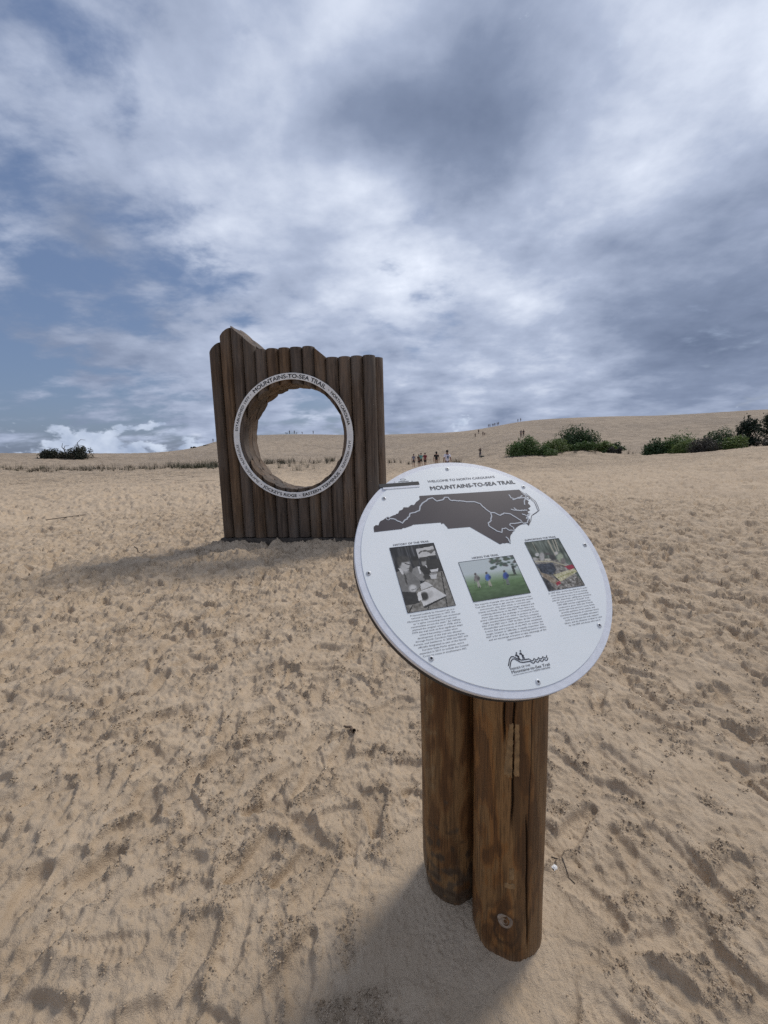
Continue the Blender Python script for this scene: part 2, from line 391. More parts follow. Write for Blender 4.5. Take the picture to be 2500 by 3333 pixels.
def build_ground():
    r1 = np.exp(np.arange(math.log(.5), math.log(13.5), .0039)); r2 = np.exp(np.arange(math.log(13.5), math.log(70), .011))[1:]; r3 = np.exp(np.arange(math.log(70), math.log(420), .016))[1:]; r4 = np.exp(np.linspace(math.log(420), math.log(5000), 30))[1:]
    R = np.concatenate([[.02, .2, .35], r1, r2, r3, r4])
    a_in = np.radians(np.arange(-49, 49.01, .125)); a_out = np.radians(np.arange(52, 309, 3.0))
    A = np.concatenate([a_in, a_out]); na, nr = len(A), len(R)
    X = (R[:, None] * np.sin(A)[None]).ravel(); Y = (R[:, None] * np.cos(A)[None]).ravel()
    # smooth terrain on a thinned set of rings, then interpolated
    Zt = np.empty((nr, na)); idx = np.unique(np.r_[np.arange(0, nr, 6), nr - 1]); ja = np.unique(np.r_[np.arange(0, len(a_in), 6), np.arange(len(a_in) - 1, na)])
    Zs = terrain((R[idx, None] * np.sin(A[ja])[None]).ravel(), (R[idx, None] * np.cos(A[ja])[None]).ravel()).reshape(len(idx), len(ja))
    tmp = np.stack([np.interp(np.arange(na), ja, row) for row in Zs])
    lr = np.log(R)
    for j in range(na): Zt[:, j] = np.interp(lr, lr[idx], tmp[:, j])
    Z = Zt.ravel() + sample(HMAP, X, Y) + relief_far(X, Y)
    V = np.stack([X, Y, Z], 1)
    i, j = np.meshgrid(np.arange(nr - 1), np.arange(na), indexing='ij'); j2 = (j + 1) % na
    Fq = np.stack([i * na + j, (i + 1) * na + j, (i + 1) * na + j2, i * na + j2], -1).reshape(-1, 4)[:, ::-1]
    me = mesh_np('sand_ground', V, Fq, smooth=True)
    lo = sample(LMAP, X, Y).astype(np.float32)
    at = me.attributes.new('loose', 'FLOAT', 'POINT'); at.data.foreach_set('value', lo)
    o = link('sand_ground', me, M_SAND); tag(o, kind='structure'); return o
build_ground()

M_CRUMB = plain('damp_sand_crumb', (.42, .325, .225), .95, var=.25, scale=40)
def build_crumbs():
    g = np.random.default_rng(21); n = 420000
    th = g.uniform(-.8, .8, n); d = np.exp(g.uniform(math.log(.85), math.log(6.5), n)); x = d * np.sin(th); y = d * np.cos(th)
    L = sample(LMAP, x, y); keep = g.uniform(0, 1, n) < np.clip((L - .22) * .9, 0.006, .5) ; keep &= np.hypot(x - .28, y - 1.23) > .3
    x, y = x[keep][:60000], y[keep][:60000]; n = len(x); z = ground_z(x, y)
    s = np.minimum(np.exp(g.normal(math.log(.0019), .55, n)), .006) * np.clip(np.hypot(x, y) / 1.6, .8, 1.6)
    base = np.array([(1, 0, 0), (-1, 0, 0), (0, 1, 0), (0, -1, 0), (0, 0, .8), (0, 0, -.8)], float)
    V = base[None] * s[:, None, None] * g.uniform(.65, 1.25, (n, 6, 1)) + g.normal(0, .18, (n, 6, 3)) * s[:, None, None] + np.stack([x, y, z + s * .45], 1)[:, None]
    f = np.array([(0, 2, 4), (2, 1, 4), (1, 3, 4), (3, 0, 4), (2, 0, 5), (1, 2, 5), (3, 1, 5), (0, 3, 5)])
    Fc = (f[None] + (np.arange(n) * 6)[:, None, None]).reshape(-1, 3)
    o = link('sand_crumbs', mesh_np('sand_crumbs', V.reshape(-1, 3), Fc, smooth=True), M_CRUMB)
    tag(o, 'crumbs of damp sand scattered round the footprints', 'sand', kind='stuff')
build_crumbs()

# ------------------------------------------------------------------ wood
def log_shader(dark, light, grey, greyamt, zs=1.0):
    def f(T, b):
        co = T.new('ShaderNodeTexCoord').outputs['Object']
        oi = T.new('ShaderNodeObjectInfo').outputs['Random']
        cv = T.new('ShaderNodeCombineXYZ'); T.l.new(T.m('MULTIPLY', oi, 37.0), cv.inputs[0]); T.l.new(T.m('MULTIPLY', oi, 11.0), cv.inputs[2])
        co = T.vm('ADD', co, cv.outputs[0])
        st = T.vm('MULTIPLY', co, (1, 1, .055 * zs))
        warp = T.vm('ADD', st, T.scale(T.vm('SUBTRACT', T.noise(T.vm('MULTIPLY', co, (1, 1, .3)), 4, 3, .5, color=True), (.5, .5, .5)), .06))
        g1 = T.noise(warp, 26, 5, .6); g2 = T.noise(warp, 110, 4, .6)
        rings = T.m('ABSOLUTE', T.m('SINE', T.m('MULTIPLY', T.noise(warp, 7, 2, .4), 42)))
        c = T.mix(T.ss(g1, .3, .7), dark, light)
        c = T.mix(T.m('MULTIPLY', T.ss(rings, 0.0, .5, 1, 0), .45), c, tuple(x * .55 for x in dark))
        c = T.mix(T.m('MULTIPLY', T.ss(g2, .5, .75), .4), c, tuple(x * .5 for x in dark))
        c = T.mix(T.m('MULTIPLY', T.ss(T.noise(T.vm('MULTIPLY', co, (1, 1, .35)), 3, 4, .55), .4, .7), greyamt), c, grey)
        hs = T.new('ShaderNodeHueSaturation'); T.l.new(c, hs.inputs['Color']); T.put(hs.inputs['Value'], T.m('ADD', T.m('MULTIPLY', T.m('FRACT', T.m('MULTIPLY', oi, 7.31)), .65), .72)); T.put(hs.inputs['Saturation'], T.m('ADD', T.m('MULTIPLY', T.m('FRACT', T.m('MULTIPLY', oi, 3.77)), .4), .75)); c = hs.outputs[0]
        T.l.new(c, b.inputs['Base Color']); b.inputs['Roughness'].default_value = .72; b.inputs['Specular IOR Level'].default_value = .3
        bp = T.new('ShaderNodeBump'); bp.inputs['Distance'].default_value = .004; bp.inputs['Strength'].default_value = .8
        T.l.new(T.m('ADD', g1, T.m('MULTIPLY', g2, .6)), bp.inputs['Height']); T.l.new(bp.outputs[0], b.inputs['Normal'])
    return f
M_LOG = material('weathered_log', log_shader((.060, .039, .025), (.158, .106, .067), (.142, .122, .102), .55))
M_LOGCUT = material('weathered_sawn_wood', log_shader((.13, .102, .08), (.22, .18, .145), (.23, .205, .18), .5, 4))
M_PLINTH = plain('dark_base_timber', (.075, .062, .05), .9, var=.35, scale=12, bump=.004)
M_RING = plain('white_ring_paint', (.80, .80, .78), .45, var=.10, scale=5)
M_INK = plain('black_lettering', (.022, .024, .028), .5, var=.1)

# ------------------------------------------------------------------ text
def text_mesh(body, size=1.0, weight=0.0, res=3, align='LEFT'):
    V, Fc = text_plain(body, size, res, align)
    if weight:                                            # bold: strokes widened by shifted copies
        parts = []
        for k, (dx, dy) in enumerate(((0, 0), (weight, 0), (-weight, 0), (0, weight), (0, -weight))):
            W = V.copy(); W[:, 0] += dx; W[:, 1] += dy; W[:, 2] += k; parts.append((W, Fc))
        V, Fc = merge(parts)
    return V, Fc
def text_plain(body, size=1.0, res=3, align='LEFT'):
    cu = bpy.data.curves.new('lettering', 'FONT'); cu.body = body; cu.size = size; cu.resolution_u = res; cu.align_x = align; cu.fill_mode = 'FRONT'
    o = bpy.data.objects.new('lettering', cu); col.objects.link(o)
    dg = bpy.context.evaluated_depsgraph_get(); dg.update()
    me = bpy.data.meshes.new_from_object(o.evaluated_get(dg))
    V = np.empty(len(me.vertices) * 3, np.float32); me.vertices.foreach_get('co', V); V = V.reshape(-1, 3)
    me.calc_loop_triangles(); Ft = np.empty(len(me.loop_triangles) * 3, np.int32); me.loop_triangles.foreach_get('vertices', Ft)
    bpy.data.objects.remove(o); bpy.data.curves.remove(cu); bpy.data.meshes.remove(me)
    return V.astype(float), Ft.reshape(-1, 3)
CAP = None
def cap_height():
    global CAP
    if CAP is None:
        v, _ = text_mesh('H'); CAP = float(v[:, 1].max() - v[:, 1].min())
    return CAP
def fit_line(body, x0, x1, y0, cap, weight=.0, res=3):
    """one printed line from x0 to x1, baseline y0, capital height cap"""
    V, Fc = text_mesh(body, 1.0, weight, res)
    a, b = V[:, 0].min(), V[:, 0].max()
    V = V.copy(); V[:, 0] = x0 + (V[:, 0] - a) / (b - a) * (x1 - x0); V[:, 1] = y0 + V[:, 1] * cap / cap_height()
    return V, Fc
def arc_line(body, a0, a1, R, cap, inward, weight=0.0):
    V, Fc = text_mesh(body, 1.0, weight, 4)
    a, b = V[:, 0].min(), V[:, 0].max(); t = (V[:, 0] - a) / (b - a)
    th = np.radians(a0 + (a1 - a0) * t); h = (V[:, 1] / cap_height() - .5) * cap
    r = R - h if inward else R + h
    return np.stack([r * np.cos(th), -V[:, 2] * .0003, r * np.sin(th)], 1), Fc

# ------------------------------------------------------------------ the log monument
HOLE_R, RING_Z = 0.88, 1.904
mon = empty('log_monument', (MON_O[0], MON_O[1], 0.0), MON_PSI)
tag(mon, 'tall wall of upright brown logs with a large round hole and white lettered ring', 'monument')
LOG_R, PITCH = .1035, .2018
def top_plane(x):
    """(z0, slope along x, slope along depth) of the sawn top at x"""
    if x < -1.20: return 3.43 + .9 * (x + 1.30), .9, .05
    if x < -.99: return 3.66 + .75 * (x + 1.10), .75, .05
    if x < -.56: return 3.735 - .88 * (x + .973), -.88, .11
    if x < .43: return 3.352, 0.0, 0.0
    if x < .63: return 3.325 - .85 * (x - .43), -.85, .02
    return 3.158, 0.0, 0.0
def make_cutter():
    bm = bmesh.new(); n = 96; g = np.random.default_rng(4)
    rings = []
    amp = g.normal(0, .004, (6, n))
    for k, y in enumerate((-.3, .10, .22, .33, .45, 1.2)):
        rings.append([bm.verts.new(((HOLE_R + amp[k][i] + .010 * (k > 2) - .004 * k) * math.cos(2 * math.pi * i / n), y, RING_Z + (HOLE_R + amp[k][i] + .010 * (k > 2) - .004 * k) * math.sin(2 * math.pi * i / n))) for i in range(n)])
    for a, b in zip(rings[:-1], rings[1:]):
        for i in range(n): bm.faces.new((a[i], a[(i + 1) % n], b[(i + 1) % n], b[i]))
    bm.faces.new(rings[0][::-1]); bm.faces.new(rings[-1]); bmesh.ops.recalc_face_normals(bm, faces=bm.faces)
    me = bpy.data.meshes.new('cutter'); bm.to_mesh(me); bm.free(); me.materials.append(M_LOGCUT)
    o = bpy.data.objects.new('cutter', me); col.objects.link(o); return o
cutter = make_cutter()
def log_piece(xc, yc, z0, z1, planes, seed, cut):
    g = random.Random(seed); bm = bmesh.new(); n = 32; zs = np.linspace(z0, z1, 7); rad = LOG_R * g.uniform(.975, 1.02)
    ph = [g.uniform(0, 6.3) for _ in range(4)]; rows = []
    bevel = [(z0, .985)] + [(z, 1.0) for z in zs[1:]]
    for z, f in bevel:
        wx, wy = .004 * math.sin(z * 1.3 + ph[0]), .004 * math.sin(z * 1.1 + ph[1])
        rows.append([bm.verts.new((xc + wx + (rad * f + .0022 * math.sin(3 * t + ph[2]) + .0016 * math.sin(5 * t + ph[3] + z)) * math.cos(t), yc + wy + (rad * f + .0022 * math.sin(3 * t + ph[2])) * math.sin(t), z)) for t in (2 * math.pi * i / n for i in range(n))])
    for a, b in zip(rows[:-1], rows[1:]):
        for i in range(n): bm.faces.new((a[i], a[(i + 1) % n], b[(i + 1) % n], b[i]))
    bm.faces.new(rows[0][::-1]); bm.faces.new(rows[-1])
    for (zt, sx, sy) in planes:
        no = Vector((-sx, -sy, 1)).normalized()
        bmesh.ops.bisect_plane(bm, geom=bm.verts[:] + bm.edges[:] + bm.faces[:], plane_co=(xc, yc, zt + sy * yc), plane_no=no, clear_outer=True)
        e = [x for x in bm.edges if x.is_boundary]
        r = bmesh.ops.contextual_create(bm, geom=e)
        cap = [f for f in r['faces']]
        if cap and len(planes) == 1:                                          # a softened arris round the sawn end
            ce = list({x for f in cap for x in f.edges})
            bmesh.ops.bevel(bm, geom=ce, offset=.007, segments=2, affect='EDGES', profile=.6)
    bmesh.ops.recalc_face_normals(bm, faces=bm.faces)
    me = bpy.data.meshes.new('log'); bm.to_mesh(me); bm.free()
    o = link('log', me, M_LOG)
    if cut:
        md = o.modifiers.new('b', 'BOOLEAN'); md.object = cutter; md.operation = 'DIFFERENCE'; md.solver = 'EXACT'
        dg = bpy.context.evaluated_depsgraph_get(); dg.update()
        m2 = bpy.data.meshes.new_from_object(o.evaluated_get(dg)); o.modifiers.clear(); o.data = m2; bpy.data.meshes.remove(me); me = m2; me.name = 'log'
        if not me.materials: me.materials.append(M_LOG)
    me.polygons.foreach_set('use_smooth', np.ones(len(me.polygons), bool)); me.set_sharp_from_angle(angle=math.radians(38))
    o.parent = mon
    return o
_s = 100
for row in range(3):
    yc = .118 + row * .1765
    for i in range(14):
        xc = -1.405 + PITCH * (i + .5) + (PITCH / 2 if row == 1 else 0)
        _s += 1; zb = .19 + random.uniform(-.008, .012)
        pl = top_plane(xc)
        pls = [pl]
        if row == 1:
            for x0, za, zb_ in ((-.973, (3.735 + .75 * (xc + .973), .75, .05), (3.735 - .88 * (xc + .973), -.88, .11)), (.43, (3.352, 0, 0), (3.325 - .85 * (xc - .43), -.85, .02))):
                if abs(xc - x0) < .11: pls = [za, zb_]
        if row and len(pls) == 1: pls = [(pl[0] + random.uniform(-.012, .004), pl[1], pl[2])]
        zt = pl[0] + abs(pl[1]) * .13 + abs(pl[2]) * .3 + .15
        if abs(xc) + LOG_R < HOLE_R - .02:
            log_piece(xc, yc, RING_Z, zt, pls, _s, True); log_piece(xc, yc, zb, RING_Z, [], _s, True)
        else:
            log_piece(xc, yc, zb, zt, pls, _s, abs(xc) - LOG_R < HOLE_R + .03)
bpy.data.objects.remove(cutter)
# dark footing under the logs
bm = bmesh.new(); bmesh.ops.create_cube(bm, size=1.0)
bmesh.ops.scale(bm, vec=(2.99, .60, .26), verts=bm.verts); bmesh.ops.translate(bm, vec=(.06, .31, .045), verts=bm.verts)
bmesh.ops.bevel(bm, geom=bm.edges[:], offset=.012, segments=2, affect='EDGES'); from_bm('footing', bm, M_PLINTH, mon, 40)
# the ring with its lettering
def ring_mesh(r0, r1, y0, y1, n=160, zc=RING_Z):
    t = np.linspace(0, 2 * np.pi, n, endpoint=False); V = []
    e = .003
    prof = [(r0, y1), (r0, y0 + e), (r0 + e, y0), (r1 - e, y0), (r1, y0 + e), (r1, y1)]
    for r, y in prof: V.append(np.stack([r * np.cos(t), np.full(n, y), zc + r * np.sin(t)], 1))
    V = np.concatenate(V); m = len(prof); Fq = []
    for k in range(m):
        k2 = (k + 1) % m
        for i in range(n): Fq.append((k * n + i, k * n + (i + 1) % n, k2 * n + (i + 1) % n, k2 * n + i))
    return V, np.array(Fq)
V, Fq = ring_mesh(.932, 1.037, 0.0, .012)
ring = link('ring', mesh_np('ring', V, Fq), M_RING, mon); ring.data.set_sharp_from_angle(angle=math.radians(30))
ring['label'] = 'white painted ring lettered in black'
def ring_text(V, Fc):
    V = V.copy(); V[:, 1] -= .0012; V[:, 2] += RING_Z
    link('lettering', mesh_np('lettering', V, Fc), M_INK, ring)
for body, a0, a1, cap, inw, wt in [('ESTABLISHED 1977', 172.4, 136.1, .042, False, .012), ('MOUNTAINS-TO-SEA TRAIL', 129.6, 51.6, .061, False, .018), ('NORTH CAROLINA', 44.9, 9.2, .045, False, .016),
                                  ('35\u00b057\'34.32"N', -174.2, -154.0, .039, True, .010), ('75\u00b037\'50.39"W', -151.6, -130.4, .039, True, .010),
                                  ("JOCKEY'S RIDGE", -124.6, -88.6, .047, True, .018), ('EASTERN TERMINUS', -82.5, -38.3, .047, True, .018), ('ELEVATION ~75 FT', -32.3, -5.0, .038, True, .012)]:
    ring_text(*arc_line(body, a0, a1, .985, cap, inw, wt * 1.5))
for a in (133.6, 47.9, -127.4, -85.6, -35.6):
    t = np.linspace(0, 2 * np.pi, 14, endpoint=False); c = .985 * np.array([math.cos(math.radians(a)), 0, math.sin(math.radians(a))])
    V = np.vstack([[c], c + .0085 * np.stack([np.cos(t), 0 * t, np.sin(t)], 1)]); ring_text(V, np.array([(0, 1 + i, 1 + (i + 1) % 14) for i in range(14)]))
for a in (0, 60, 120, 180, 240, 300):                       # small screws that hold the ring
    bm = bmesh.new(); bmesh.ops.create_cone(bm, cap_ends=True, segments=12, radius1=.008, radius2=.006, depth=.004, matrix=Matrix.Translation((.985 * math.cos(math.radians(a + 3)), -.002, RING_Z + .985 * math.sin(math.radians(a + 3)))) @ Matrix.Rotation(math.pi / 2, 4, 'X'))
    from_bm('screw', bm, M_RING, ring)

# ------------------------------------------------------------------ the trail map sign
DISC_C = np.array([0.2914, 1.1756, 1.2189])
DISC_R = np.array([[.961, -.206, .181], [.276, .652, -.693], [.025, .716, .683]])
_u, _, _vt = np.linalg.svd(DISC_R); DISC_R = _u @ _vt
RIM_OUT, RIM_IN = .384, .365
sign = empty('trail_map_sign', (.285, 1.23, 0.0))
tag(sign, 'round tilted white map sign with printed photos on two round wooden posts', 'sign')
DM = Matrix([[*DISC_R[0], DISC_C[0] - .285], [*DISC_R[1], DISC_C[1] - 1.23], [*DISC_R[2], DISC_C[2]], [0, 0, 0, 1]])
def on_disc(o, parent=sign):
    o.parent = parent
    if parent is sign: o.matrix_local = DM
    return o
def panel_shader(T, b):
    co = T.new('ShaderNodeTexCoord').outputs['Object']
    n = T.noise(co, 3.5, 4, .5); sp = T.noise(co, 420, 2, .5)
    c = T.mix(T.ss(n, .3, .7), (.83, .86, .84), (.89, .905, .885))
    c = T.mix(T.m('MULTIPLY', T.ss(sp, .6, .72), .35), c, (.83, .86, .86))
    T.l.new(c, b.inputs['Base Color']); b.inputs['Roughness'].default_value = .34; b.inputs['Coat Weight'].default_value = .25; b.inputs['Coat Roughness'].default_value = .3
    bp = T.new('ShaderNodeBump'); bp.inputs['Distance'].default_value = .0005; bp.inputs['Strength'].default_value = .6
    T.l.new(T.noise(co, 520, 3, .6), bp.inputs['Height']); T.l.new(bp.outputs[0], b.inputs['Normal'])
M_PANEL = material('frosted_panel', panel_shader)
M_RIM = plain('white_powder_coat', (.74, .75, .78), .42, var=.05, scale=60, bump=.0006, bscale=500)
M_BLACK = plain('black_backing', (.018, .018, .02), .6, var=.2)
M_STEEL = plain('rivet_steel', (.60, .61, .62), .5, .25, var=.1)
M_PRINT = plain('print_ink', (.038, .036, .044), .42, var=.08)
M_MAP = plain('map_brown_ink', (.056, .043, .046), .40, var=.08, scale=8)
M_LINE = plain('map_trail_line', (.50, .52, .54), .4, var=.05)
SLOT = (-.118, .2925, .3065)
def disc_outline(R, n=180, slot=True):
    sx, sy0, sy1 = SLOT
    a1 = math.asin(sy1 / R); a0 = math.asin(sy0 / R)
    th0 = math.pi - a1                                     # upper lip of the slot, on the left
    th1 = math.pi - a0 - 2 * math.pi + 2 * math.pi
    pts = []
    start = math.pi - a0; span = 2 * math.pi - (start - th0) 
    for i in range(n + 1):
        t = start + span * i / n; pts.append((R * math.cos(t), R * math.sin(t)))
    c = .004
    pts += [(sx - c, sy1), (sx, sy1 - c), (sx, sy0 + c), (sx - c, sy0)]
    return pts
def prism(pts, z0, z1, name, mat, parent, bev=0.0):
    bm = bmesh.new(); f = bm.faces.new([bm.verts.new((x, y, z0)) for x, y in pts])
    r = bmesh.ops.extrude_face_region(bm, geom=[f]); vs = [v for v in r['geom'] if isinstance(v, bmesh.types.BMVert)]
    bmesh.ops.translate(bm, vec=(0, 0, z1 - z0), verts=vs); bmesh.ops.recalc_face_normals(bm, faces=bm.faces)
    if bev:
        top = [e for e in bm.edges if all(abs(v.co.z - z1) < 1e-6 for v in e.verts)]
        bmesh.ops.bevel(bm, geom=top, offset=bev, segments=2, affect='EDGES')
    o = from_bm(name, bm, mat, parent, 40); return o
n = 200
circ = [(RIM_OUT * math.cos(2 * math.pi * i / n), RIM_OUT * math.sin(2 * math.pi * i / n)) for i in range(n)]
backing = on_disc(prism(circ, -.030, -.012, 'backing_plate', M_BLACK, None))
rim = on_disc(prism(disc_outline(RIM_OUT), -.0119, .0014, 'rim', M_RIM, None, .0015))
panel = on_disc(prism(disc_outline(RIM_IN), .0015, .0030, 'panel', M_PANEL, None, .0005))
panel['label'] = 'frosted white map panel printed with a dark state map, three photos and text'
# raised lip and lining of the phone slot
bm = bmesh.new(); bmesh.ops.create_cube(bm, size=1.0); bmesh.ops.scale(bm, vec=(.134, .0139, .0160), verts=bm.verts); bmesh.ops.translate(bm, vec=(-.1852, .2995, -.0042), verts=bm.verts)
from_bm('slot_lining', bm, M_BLACK, panel)
bm = bmesh.new(); bmesh.ops.create_cube(bm, size=1.0); bmesh.ops.scale(bm, vec=(.122, .0085, .0016), verts=bm.verts); bmesh.ops.translate(bm, vec=(-.182, .2870, .0037), verts=bm.verts)
bmesh.ops.bevel(bm, geom=bm.edges[:], offset=.0005, segments=2, affect='EDGES'); from_bm('slot_lip', bm, M_RIM, panel, 40)
for i in range(8):
    a = math.radians(90 - 45 * i); r = .3645
    c = Vector((r * math.cos(a), r * math.sin(a), 0)) * .965
    bm = bmesh.new()
    t = np.linspace(0, 2 * np.pi, 20, endpoint=False)
    prof = [(.0070, .003), (.0068, .0040), (.0056, .0050), (.0034, .0052), (.0028, .0036)]
    rows = [[bm.verts.new((c.x + p * math.cos(x), c.y + p * math.sin(x), z)) for x in t] for p, z in prof]
    for A, B in zip(rows[:-1], rows[1:]):
        for k in range(20): bm.faces.new((A[k], A[(k + 1) % 20], B[(k + 1) % 20], B[k]))
    rv = on_disc(from_bm('rivet', bm, M_STEEL, None, 50))
    bm = bmesh.new(); bmesh.ops.create_circle(bm, cap_ends=True, segments=12, radius=.0031, matrix=Matrix.Translation((c.x, c.y, .0046))); from_bm('rivet_hole', bm, M_BLACK, rv)

ZP = .0030
def on_panel(name, V, Fc, mat, dz=.0006):
    V = np.array(V, float); V[:, 2] = ZP + dz + V[:, 2] * .00004
    o = link(name, mesh_np(name, V, Fc), mat, panel); return o
mm = lambda L: [(x / 1000, y / 1000) for x, y in L]
MAP = mm([(-304, 148), (-307, 129), (-228, 130), (-206, 134), (-181, 141), (-95, 139), (-94, 132), (-88, 136), (-80, 119), (-80, 114), (-7, 112), (66, 39), (77, 42), (93, 41), (102, 37), (108, 55), (118, 69), (134, 83), (153, 94), (174, 101), (186, 103), (192, 94),
          (203, 107), (209, 118), (196, 122), (206, 131), (218, 134), (214, 146), (226, 150), (222, 160), (236, 166), (232, 178), (240, 188), (232, 200), (238, 212), (230, 226), (227, 239), (-132, 247), (-137, 232), (-150, 224), (-161, 213), (-168, 215), (-182, 206), (-196, 208), (-204, 199), (-212, 197), (-219, 187), (-235, 182), (-248, 177), (-258, 176), (-269, 170), (-279, 166), (-284, 161), (-289, 151), (-297, 153)])
def rough_poly(P, amt, seed, skip=()):
    """coast and mountain edges are ragged, surveyed borders straight"""
    g = random.Random(seed); out = []
    for i, (a, b) in enumerate(zip(P, P[1:] + P[:1])):
        L = math.hypot(b[0] - a[0], b[1] - a[1]); out.append(a)
        if L < .045:
            k = int(L / .005)
            for j in range(1, k):
                t = j / k; out.append((a[0] + (b[0] - a[0]) * t + g.uniform(-amt, amt), a[1] + (b[1] - a[1]) * t + g.uniform(-amt, amt)))
    return out
def poly_fill(name, P, mat, dz):
    V = np.array([(x, y, 0) for x, y in P]); tri = tessellate_polygon([[Vector(v) for v in V]])
    return on_panel(name, V, np.array(tri), mat, dz)
poly_fill('state_map', rough_poly(MAP, .0014, 3), M_MAP, .0006)
def ribbon(P, w, seed=1, jit=.0, step=.006):
    g = random.Random(seed); Q = []
    for a, b in zip(P[:-1], P[1:]):
        k = max(1, int(math.hypot(b[0] - a[0], b[1] - a[1]) / step))
        for j in range(k): Q.append((a[0] + (b[0] - a[0]) * j / k + g.uniform(-jit, jit), a[1] + (b[1] - a[1]) * j / k + g.uniform(-jit, jit)))
    Q.append(P[-1]); Q = np.array(Q); T = np.gradient(Q, axis=0); T /= np.linalg.norm(T, axis=1)[:, None] + 1e-9; N = np.stack([-T[:, 1], T[:, 0]], 1) * (np.asarray(w)[..., None] if np.ndim(w) else w) / 2
    n = len(Q); V = np.zeros((2 * n, 3)); V[:n, :2] = Q + N; V[n:, :2] = Q - N
    return V, np.array([(i, n + i, n + i + 1) for i in range(n - 1)] + [(i, n + i + 1, i + 1) for i in range(n - 1)])
def ringlet(x, y, r, w, n=20):
    return ribbon([(x + r * math.cos(2 * math.pi * i / n), y + r * math.sin(2 * math.pi * i / n)) for i in range(n + 1)], w, step=1)
def dot(x, y, r, n=16):
    V = np.zeros((n + 1, 3)); V[0, :2] = (x, y); t = np.linspace(0, 2 * np.pi, n, endpoint=False); V[1:, 0] = x + r * np.cos(t); V[1:, 1] = y + r * np.sin(t)
    return V, np.array([(0, 1 + i, 1 + (i + 1) % n) for i in range(n)])
TR = mm([(-251, 171), (-239, 169), (-228, 161), (-216, 151), (-203, 160), (-188, 172), (-181, 183), (-165, 185), (-149, 191), (-143, 206), (-131, 217), (-117, 225), (-109, 231), (-93, 234), (-81, 221), (-60, 223), (-50, 232), (-38, 232), (-36, 219), (-16, 215), (8, 211), (23, 206), (44, 205), (62, 195), (66, 182), (74, 171), (83, 156), (97, 154), (112, 143), (130, 150), (150, 144), (164, 128), (174, 115), (179, 103), (193, 104), (206, 121), (205, 128)])
TR2 = mm([(82, 154), (82, 144), (72, 131), (73, 127), (59, 119), (56, 107), (68, 97), (76, 85), (90, 80), (97, 92), (109, 93), (117, 83), (134, 82), (136, 92), (128, 102), (133, 107), (154, 106), (178, 110)])
V, Fc = merge([ribbon(TR, .0042, 1, .0011), ribbon(TR2, .0040, 2, .0011), ringlet(-.255, .172, .0055, .0026)]); on_panel('trail_line', V, Fc, M_LINE, .0012)
SND = [mm([(178, 221), (181, 208), (190, 201), (204, 204), (227, 212)]), mm([(182, 199), (205, 203), (235, 204)]), mm([(232, 202), (224, 190), (217, 174)]), mm([(160, 161), (185, 154), (216, 152)]), mm([(172, 167), (180, 156), (196, 152)]), mm([(190, 140), (205, 130), (220, 140)]), mm([(96, 62), (101, 52), (101, 39)])]
for i, s_ in enumerate(SND):
    V, Fc = ribbon(s_, .0042, i + 5, .0012, .004); on_panel('map_inlet', V, Fc, M_LINE, .00105 + i * .00003)
BANK = mm([(225, 238), (238, 220), (246, 205), (258, 182), (257, 165), (254, 145), (238, 137), (222, 130), (210, 112), (193, 94)])
V, Fc = merge([ribbon(BANK, .0018, 9, .0004), ribbon([(x + .006, y + .002) for x, y in BANK[1:8]], .0016, 10, .0003), ringlet(.244, .203, .0065, .0018)]); on_panel('barrier_island_line', V, Fc, M_MAP, .0009)

# lettering
def block(name, lines, mat, dz=.0007, wt=0.0, res=2):
    V, Fc = merge([fit_line(b, x0, x1, y, cap, wt, res) for b, x0, x1, y, cap in lines]); return on_panel(name, V, Fc, mat, dz)
M_GREYINK = plain('grey_ink', (.10, .10, .115), .45, var=.1)
block('title_lettering', [("MOUNTAINS-TO-SEA TRAIL", -.087, .226, .2665, .0150)], M_PRINT, wt=.024, res=4)
block('welcome_lettering', [("WELCOME TO NORTH CAROLINA'S", -.087, .160, .2985, .0088)], M_GREYINK, wt=.008, res=4)
for ln in (("HISTORY OF THE TRAIL", -.262, -.152, .0755, .0058), ("HIKING THE TRAIL", -.041, .046, .0025, .0058), ("SUPPORTING THE TRAIL", .154, .267, .0395, .0056)): block('heading_lettering', [ln], M_GREYINK, wt=.012, res=3)
def para(lines, xc, wmax, y0, y1):
    ws = [text_mesh(l, 1.0, 0, 1)[0][:, 0].max() for l in lines]; k = wmax / max(ws); n = len(lines); out = []
    for i, (l, w) in enumerate(zip(lines, ws)): out.append((l, xc - w * k / 2, xc + w * k / 2, y0 + (y1 - y0) * i / (n - 1), .0040))
    return out
P1 = ['Proposed publicly by Howard Lee at a', 'national trails symposium in 1977, the', 'Mountains-to-Sea Trail (MST) was envisioned', 'as "a spine connecting local trails and', 'communities across the state." Jim Hallsey', 'planned the original route in 1978, and in', '1979 the trail took its first significant steps', 'toward becoming a reality when', 'development of the trail was allowed', "through North Carolina's National Parks,", 'Forests, and Seashores. In 2000 the MST was', 'officially designated as part of the North', 'Carolina State Parks system, and it', 'expanded in 2017 to include the Coastal', 'Crescent route in southeastern NC.']
P2 = ['The majority of people who use the Mountains-to-Sea', 'Trail take short hikes to get exercise, enjoy the natural', 'environment, clear their minds, or connect with', 'friends and family. Others enjoy longer weekend and', 'weeklong adventures on the MST. Then there are', 'those who take on the challenge of completing the', 'entire 1,000-mile-plus trail, either in sections or at one', 'single, transformative experience. The first complete', 'hike of the MST was in 1997 by Allen de Hart and Alan', 'Householder and hundreds of others have completed', 'it since. But every journey on the MST, no matter the', 'length, location or difficulty, is equally important. The', 'MST is for all of us, regardless of background or ability,', 'and we encourage everyone to take advantage of the', 'opportunities it offers.']
